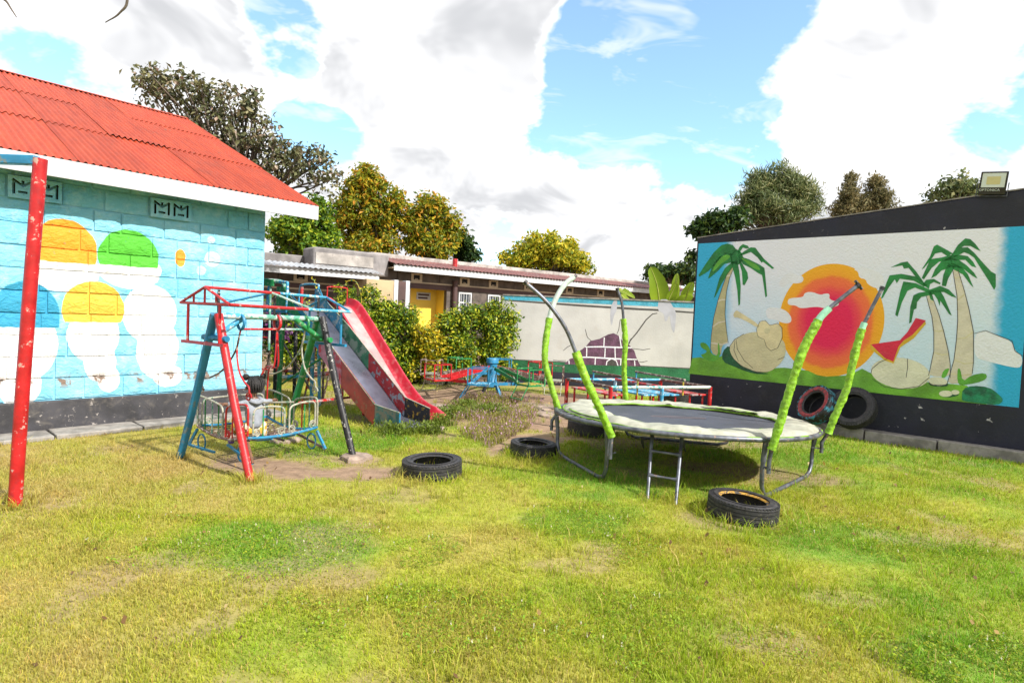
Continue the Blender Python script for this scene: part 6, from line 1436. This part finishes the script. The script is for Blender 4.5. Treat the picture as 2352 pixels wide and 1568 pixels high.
shrub('small purple-leaved shrub at the corner of the blue house', (-4.9, 11.6, 0), [(625, 735, 20, 24), (640, 760, 18, 20)], 11.3, 'purple', 26, 27, leaf=.06, group='purple shrub', name='purple_shrub')
# long climbing shoots over the hedge
vn = thing('climbing_vine', 'thin yellowish vine shoots waving above the hedge by the red arch', 'vine', (-3.3, 13.2, 0))
for i, tr_ in enumerate([[(760, 760), (745, 700), (725, 660), (722, 645), (715, 640)], [(770, 740), (790, 690), (815, 700), (838, 690), (846, 672), (835, 660)], [(800, 760), (830, 700), (820, 650), (800, 645), (792, 655)], [(700, 740), (690, 700), (710, 680), (735, 690)]]):
    pts = spline([D(x, y, 13.0+.1*i) for x, y in tr_], 6); mb = MB(); mb.tube(pts, .009, 5); st = mb.build('shoot', M['yellow'], vn)
    lv = MB(); rr_ = random.Random(i)
    for p in pts[::2]:
        d_ = Vector((rr_.uniform(-1, 1), rr_.uniform(-1, 1), rr_.uniform(-.3, 1))).normalized()*.06; s_ = d_.cross(Vector((.3, 1, .2))).normalized()*.02
        lv.add([p, p+d_*.5+s_, p+d_, p+d_*.5-s_], [(0, 1, 2, 3)])
    lv.build('leaves', LM['hedge_y'], st, smooth=0, kind='stuff')

# banana plants behind the white wall
M['banana'] = leafmat('banana_leaf', [(0, (.16, .28, .02)), (1, (.26, .36, .03))], rough=.35, trans=.45)
M['banana_rib'] = mat('banana_midrib', (.42, .45, .10), .5)
def banana_leaf(root, pts, width, face):
    P_ = spline(pts, 8); N = len(P_); mb = MB(); vs = []; face = Vector(face)
    for i, p in enumerate(P_):
        f_ = i/(N-1); tg = (P_[min(i+1, N-1)]-P_[max(i-1, 0)]).normalized(); sd = tg.cross(face).normalized(); up_ = sd.cross(tg)
        w_ = width*(abs(math.sin(math.pi*min(1, f_*.9+.08)))**.55)*(1-.15*mn.noise(Vector((i*.7, width, 0)))) if f_ < .98 else .01
        vs += [p-sd*w_+up_*w_*.35, p-sd*w_*.5+up_*w_*.12, p, p+sd*w_*.5+up_*w_*.12, p+sd*w_+up_*w_*.35]
    mb.add(vs, [(i*5+k, i*5+k+1, (i+1)*5+k+1, (i+1)*5+k) for i in range(N-1) for k in range(4)])
    lf = mb.build('leaf', M['banana'], root, smooth=70)
    mb = MB(); mb.tube([p+Vector((0, -.006, 0)) for p in P_], [.022*(1-.8*i/N) for i in range(N)], 6); mb.build('midrib', M['banana_rib'], lf)
bn = thing('banana_plant', 'banana plant with broad light green leaves standing up behind the white wall', 'plant', (4.0, 16.0, 0))
mb = MB(); mb.tube([(4.0, 16, -.1), (3.98, 16, .9), (3.95, 16, 1.7)], [.14, .12, .09], 12); mb.build('stem', M['banana_rib'], bn)
b0 = Vector((3.95, 16, 1.65))
banana_leaf(bn, [b0, D(1514, 690, 15.9), D(1508, 650, 15.8), D(1494, 613, 15.7)], .26, (0, -1, .15))
banana_leaf(bn, [b0, D(1548, 690, 15.9), D(1552, 655, 15.8), D(1556, 628, 15.8)], .12, (-.6, -1, .1))
banana_leaf(bn, [b0, D(1535, 690, 15.7), D(1545, 668, 15.6), D(1553, 650, 15.5)], .15, (.5, -1, .3))
banana_leaf(bn, [b0, D(1570, 690, 15.7), D(1580, 670, 15.5), D(1592, 648, 15.4)], .16, (-.2, -1, .3))
banana_leaf(bn, [b0, D(1440, 690, 15.6), D(1424, 668, 15.5), D(1440, 675, 15.3), D(1458, 685, 15.2)], .13, (0, -.6, .8))

# twigs of a tree overhead reaching in from above the frame
tg = thing('overhanging_twigs', 'two bare twig ends hanging into the top left of the view', 'twig', D(150, -400, 3.0))
for tr_ in ([(150, -400), (60, -160), (0, -30), (18, 8), (38, 40)], [(150, -400), (260, -150), (292, -10), (275, 30), (242, 52)]):
    pts = [D(x, y, 3.0) for x, y in tr_]; mb = MB(); mb.tube(spline(pts, 6), [.012-.0004*i for i in range(len(pts)*6-5)], 6); mb.build('twig', M['bark'], tg)

# ================================================================== GIRL ON THE SWING
M['skin'] = mat('skin', (.17, .085, .05), .5, var=.08); M['hair'] = mat('braided_hair', (.012, .010, .010), .55, var=.3, scale=60, bump=.8, bscale=120)
M['hoodie'] = mat('grey_hoodie', (.27, .29, .33), .85, var=.14, scale=14, bump=.8, bscale=22)
M['band'] = mat('pink_hairband', (.6, .06, .14), .5)
pm_ = bpy.data.materials.new('yellow_patterned_leggings'); pm_.use_nodes = True; t = NT(pm_.node_tree); b = pm_.node_tree.nodes['Principled BSDF']
vo = t.n('ShaderNodeTexVoronoi', {'Vector': t.n('ShaderNodeNewGeometry').outputs['Position'], 'Scale': 22.0}, distance='CHEBYCHEV')
t.set(b.inputs['Base Color'], t.mix(t.ss(vo.outputs[0], .42, .46), (.62, .34, .03), (.70, .66, .56))); b.inputs['Roughness'].default_value = .85
M['leggings'] = pm_; M['shoe'] = mat('purple_shoe', (.13, .07, .28), .6)
def skin_obj(name, verts, edges, rad, m_, parent, sub=2, smooth_shade=True):
    og = ORG.get(parent.name, Vector((0, 0, 0)))
    me = bpy.data.meshes.new(name); me.from_pydata([tuple(Vector(v)-og) for v in verts], edges, [])
    o = bpy.data.objects.new(name, me); COL.objects.link(o)
    sk = o.modifiers.new('skin', 'SKIN'); sk.use_smooth_shade = True
    for i, r_ in enumerate(rad):
        d_ = me.skin_vertices[0].data[i]; d_.radius = r_ if isinstance(r_, tuple) else (r_, r_)
    me.skin_vertices[0].data[0].use_root = True
    sb = o.modifiers.new('sub', 'SUBSURF'); sb.levels = sub; sb.render_levels = sub
    dg = bpy.context.evaluated_depsgraph_get(); dg.update(); m2 = bpy.data.meshes.new_from_object(o.evaluated_get(dg)); m2.name = name
    bpy.data.objects.remove(o); m2.materials.clear(); m2.materials.append(m_)
    m2.polygons.foreach_set('use_smooth', [True]*len(m2.polygons))
    return link(name, m2, parent)
GS = B(.03, -.07, .015)
FW = Vector((-.72, .62, 0)).normalized(); GR = Vector((FW.y, -FW.x, 0))      # she looks away to the back left; GR is her right hand side
def g(r_, f_, z): return GS+(GR*r_+FW*f_+Zv(z))*1.10
girl = thing('person', 'small child in grey hoodie and yellow patterned leggings seated on the bench swing, back turned', 'person', g(0, 0, 0))
# body: head, neck, arms and hands as one skin surface
V_ = [g(0, 0, .09), g(0, .005, .20), g(0, .01, .31), g(0, .01, .365), g(0, .02, .41), g(0, .03, .47), g(0, .028, .53)]
Ed = [(0, 1), (1, 2), (2, 3), (3, 4), (4, 5), (5, 6)]; Rd = [(.07, .06), (.065, .055), (.06, .05), .030, .030, (.070, .076), (.058, .062)]
for s_ in (-1, 1):
    i0 = len(V_)
    V_ += [g(.075*s_, .01, .325), g(.155*s_, .05, .305), g(.235*s_, .11, .315), g(.262*s_, .125, .318)]; Rd += [.034, .028, .021, .017]; Ed += [(2, i0), (i0, i0+1), (i0+1, i0+2), (i0+2, i0+3)]
    i1 = len(V_); V_ += [g(.06*s_, .03, .055), g(.095*s_, .19, .075), g(.085*s_, .25, -.02), g(.085*s_, .27, -.085)]; Rd += [.052, .040, .030, .022]; Ed += [(0, i1), (i1, i1+1), (i1+1, i1+2), (i1+2, i1+3)]
skin_obj('body', V_, Ed, Rd, M['skin'], girl)
# fingers closing on the rail
for s_ in (-1, 1):
    mb = MB()
    for k in range(4):
        o0 = g(.262*s_, .105+.012*k, .32); mb.tube(spline([o0, o0+GR*(.022*s_)+Zv(.008), o0+GR*(.036*s_)-Zv(.004), o0+GR*(.034*s_)-Zv(.020+.002*k)], 3), .0055, 6)
    o0 = g(.255*s_, .098, .312); mb.tube(spline([o0, o0-FW*.012+GR*.014*s_, o0-FW*.008+GR*.030*s_-Zv(.012)], 3), .006, 6); mb.build('hand', M['skin'], girl)
# clothing a little outside the body
Vc = [g(0, 0, .06), g(0, -.002, .14), g(0, .0, .22), g(0, .005, .305), g(0, .008, .355)]; Ec = [(0, 1), (1, 2), (2, 3), (3, 4)]; Rc = [(.100, .082), (.098, .080), (.092, .074), (.078, .062), (.045, .042)]
for s_ in (-1, 1):
    i0 = len(Vc); Vc += [g(.085*s_, .01, .325), g(.155*s_, .05, .308), g(.225*s_, .105, .316)]; Rc += [.045, .037, .029]; Ec += [(3, i0), (i0, i0+1), (i0+1, i0+2)]
hd_ = skin_obj('hoodie', Vc, Ec, Rc, M['hoodie'], girl, 3)
dm = hd_.modifiers.new('folds', 'DISPLACE'); tx = bpy.data.textures.new('folds', 'CLOUDS'); tx.noise_scale = .06; dm.texture = tx; dm.strength = .022; dm.texture_coords = 'GLOBAL'
mb = MB(); mb.tube(spline([g(-.055, .02, .365), g(-.05, -.045, .35), g(0, -.072, .335), g(.05, -.045, .35), g(.055, .02, .365)], 6), [.012]+[.024]*23+[.012], 8); mb.build('hood', M['hoodie'], girl)
Vl = [g(0, 0, .05)]; El = []; Rl = [(.098, .082)]
for s_ in (-1, 1):
    i1 = len(Vl); Vl += [g(.06*s_, .03, .056), g(.10*s_, .19, .08), g(.088*s_, .25, -.01), g(.086*s_, .265, -.05)]; Rl += [.064, .052, .040, .034]; El += [(0, i1), (i1, i1+1), (i1+1, i1+2), (i1+2, i1+3)]
skin_obj('leggings', Vl, El, Rl, M['leggings'], girl)
for s_ in (-1, 1): skin_obj('shoe', [g(.085*s_, .26, -.10), g(.088*s_, .31, -.105), g(.09*s_, .345, -.11)], [(0, 1), (1, 2)], [.026, .027, .02], M['shoe'], girl)
# hair cap with two puffs, face features on the far side
def ellip(c_, r_, n=14, m=10, cut=None):
    mb = MB(); vs = []; 
    for j in range(m+1):
        th = math.pi*j/m
        for i in range(n):
            ph = 2*math.pi*i/n; vs.append(Vector(c_)+GR*(r_[0]*math.sin(th)*math.cos(ph))+FW*(r_[1]*math.sin(th)*math.sin(ph))+Zv(r_[2]*math.cos(th)))
    mb.add(vs, [(j*n+i, j*n+(i+1) % n, (j+1)*n+(i+1) % n, (j+1)*n+i) for j in range(m) for i in range(n)]); return mb
hc = ellip(g(0, .012, .500), (.082, .088, .086)); 
hair = hc.build('hair', M['hair'], girl, smooth=80)
mb = MB()
for i in range(9):
    a_ = (i-4)*.30; mb.tube(spline([g(.02*math.sin(a_)*3, .05, .585), g(.078*math.sin(a_), -.03, .555), g(.086*math.sin(a_), -.070*math.cos(a_)-.004, .49), g(.06*math.sin(a_), -.06*math.cos(a_), .43)], 4), .0085, 6)
mb.build('braids', M['hair'], hair)
for s_ in (-1, 1):
    mb = ellip(g(.086*s_, .01, .585), (.034, .034, .034), 12, 8); mb.v = [tuple(Vector(v)+Vector((mn.noise(Vector(v)*60), mn.noise(Vector(v)*60+Vector((5, 0, 0))), mn.noise(Vector(v)*60+Vector((0, 5, 0)))))*.012) for v in mb.v]
    mb.build('hair_puff', M['hair'], hair, smooth=80)
    mb = MB(); mb.tube([g(.066*s_, .012, .560)+GR*.016*math.cos(a_)+FW*.016*math.sin(a_) for a_ in [2*math.pi*i/10 for i in range(10)]], .005, 6, closed=True); mb.build('hair_band', M['band'], hair)
    ellip(g(.077*s_, .02, .470), (.010, .016, .020), 8, 6).build('ear', M['skin'], girl)
    ellip(g(.026*s_, .098, .478), (.010, .006, .007), 8, 6).build('eye', M['white_paint'], girl)
ellip(g(0, .106, .462), (.010, .011, .010), 8, 6).build('nose', M['skin'], girl); ellip(g(0, .098, .440), (.018, .006, .005), 8, 6).build('mouth', M['band'], girl)
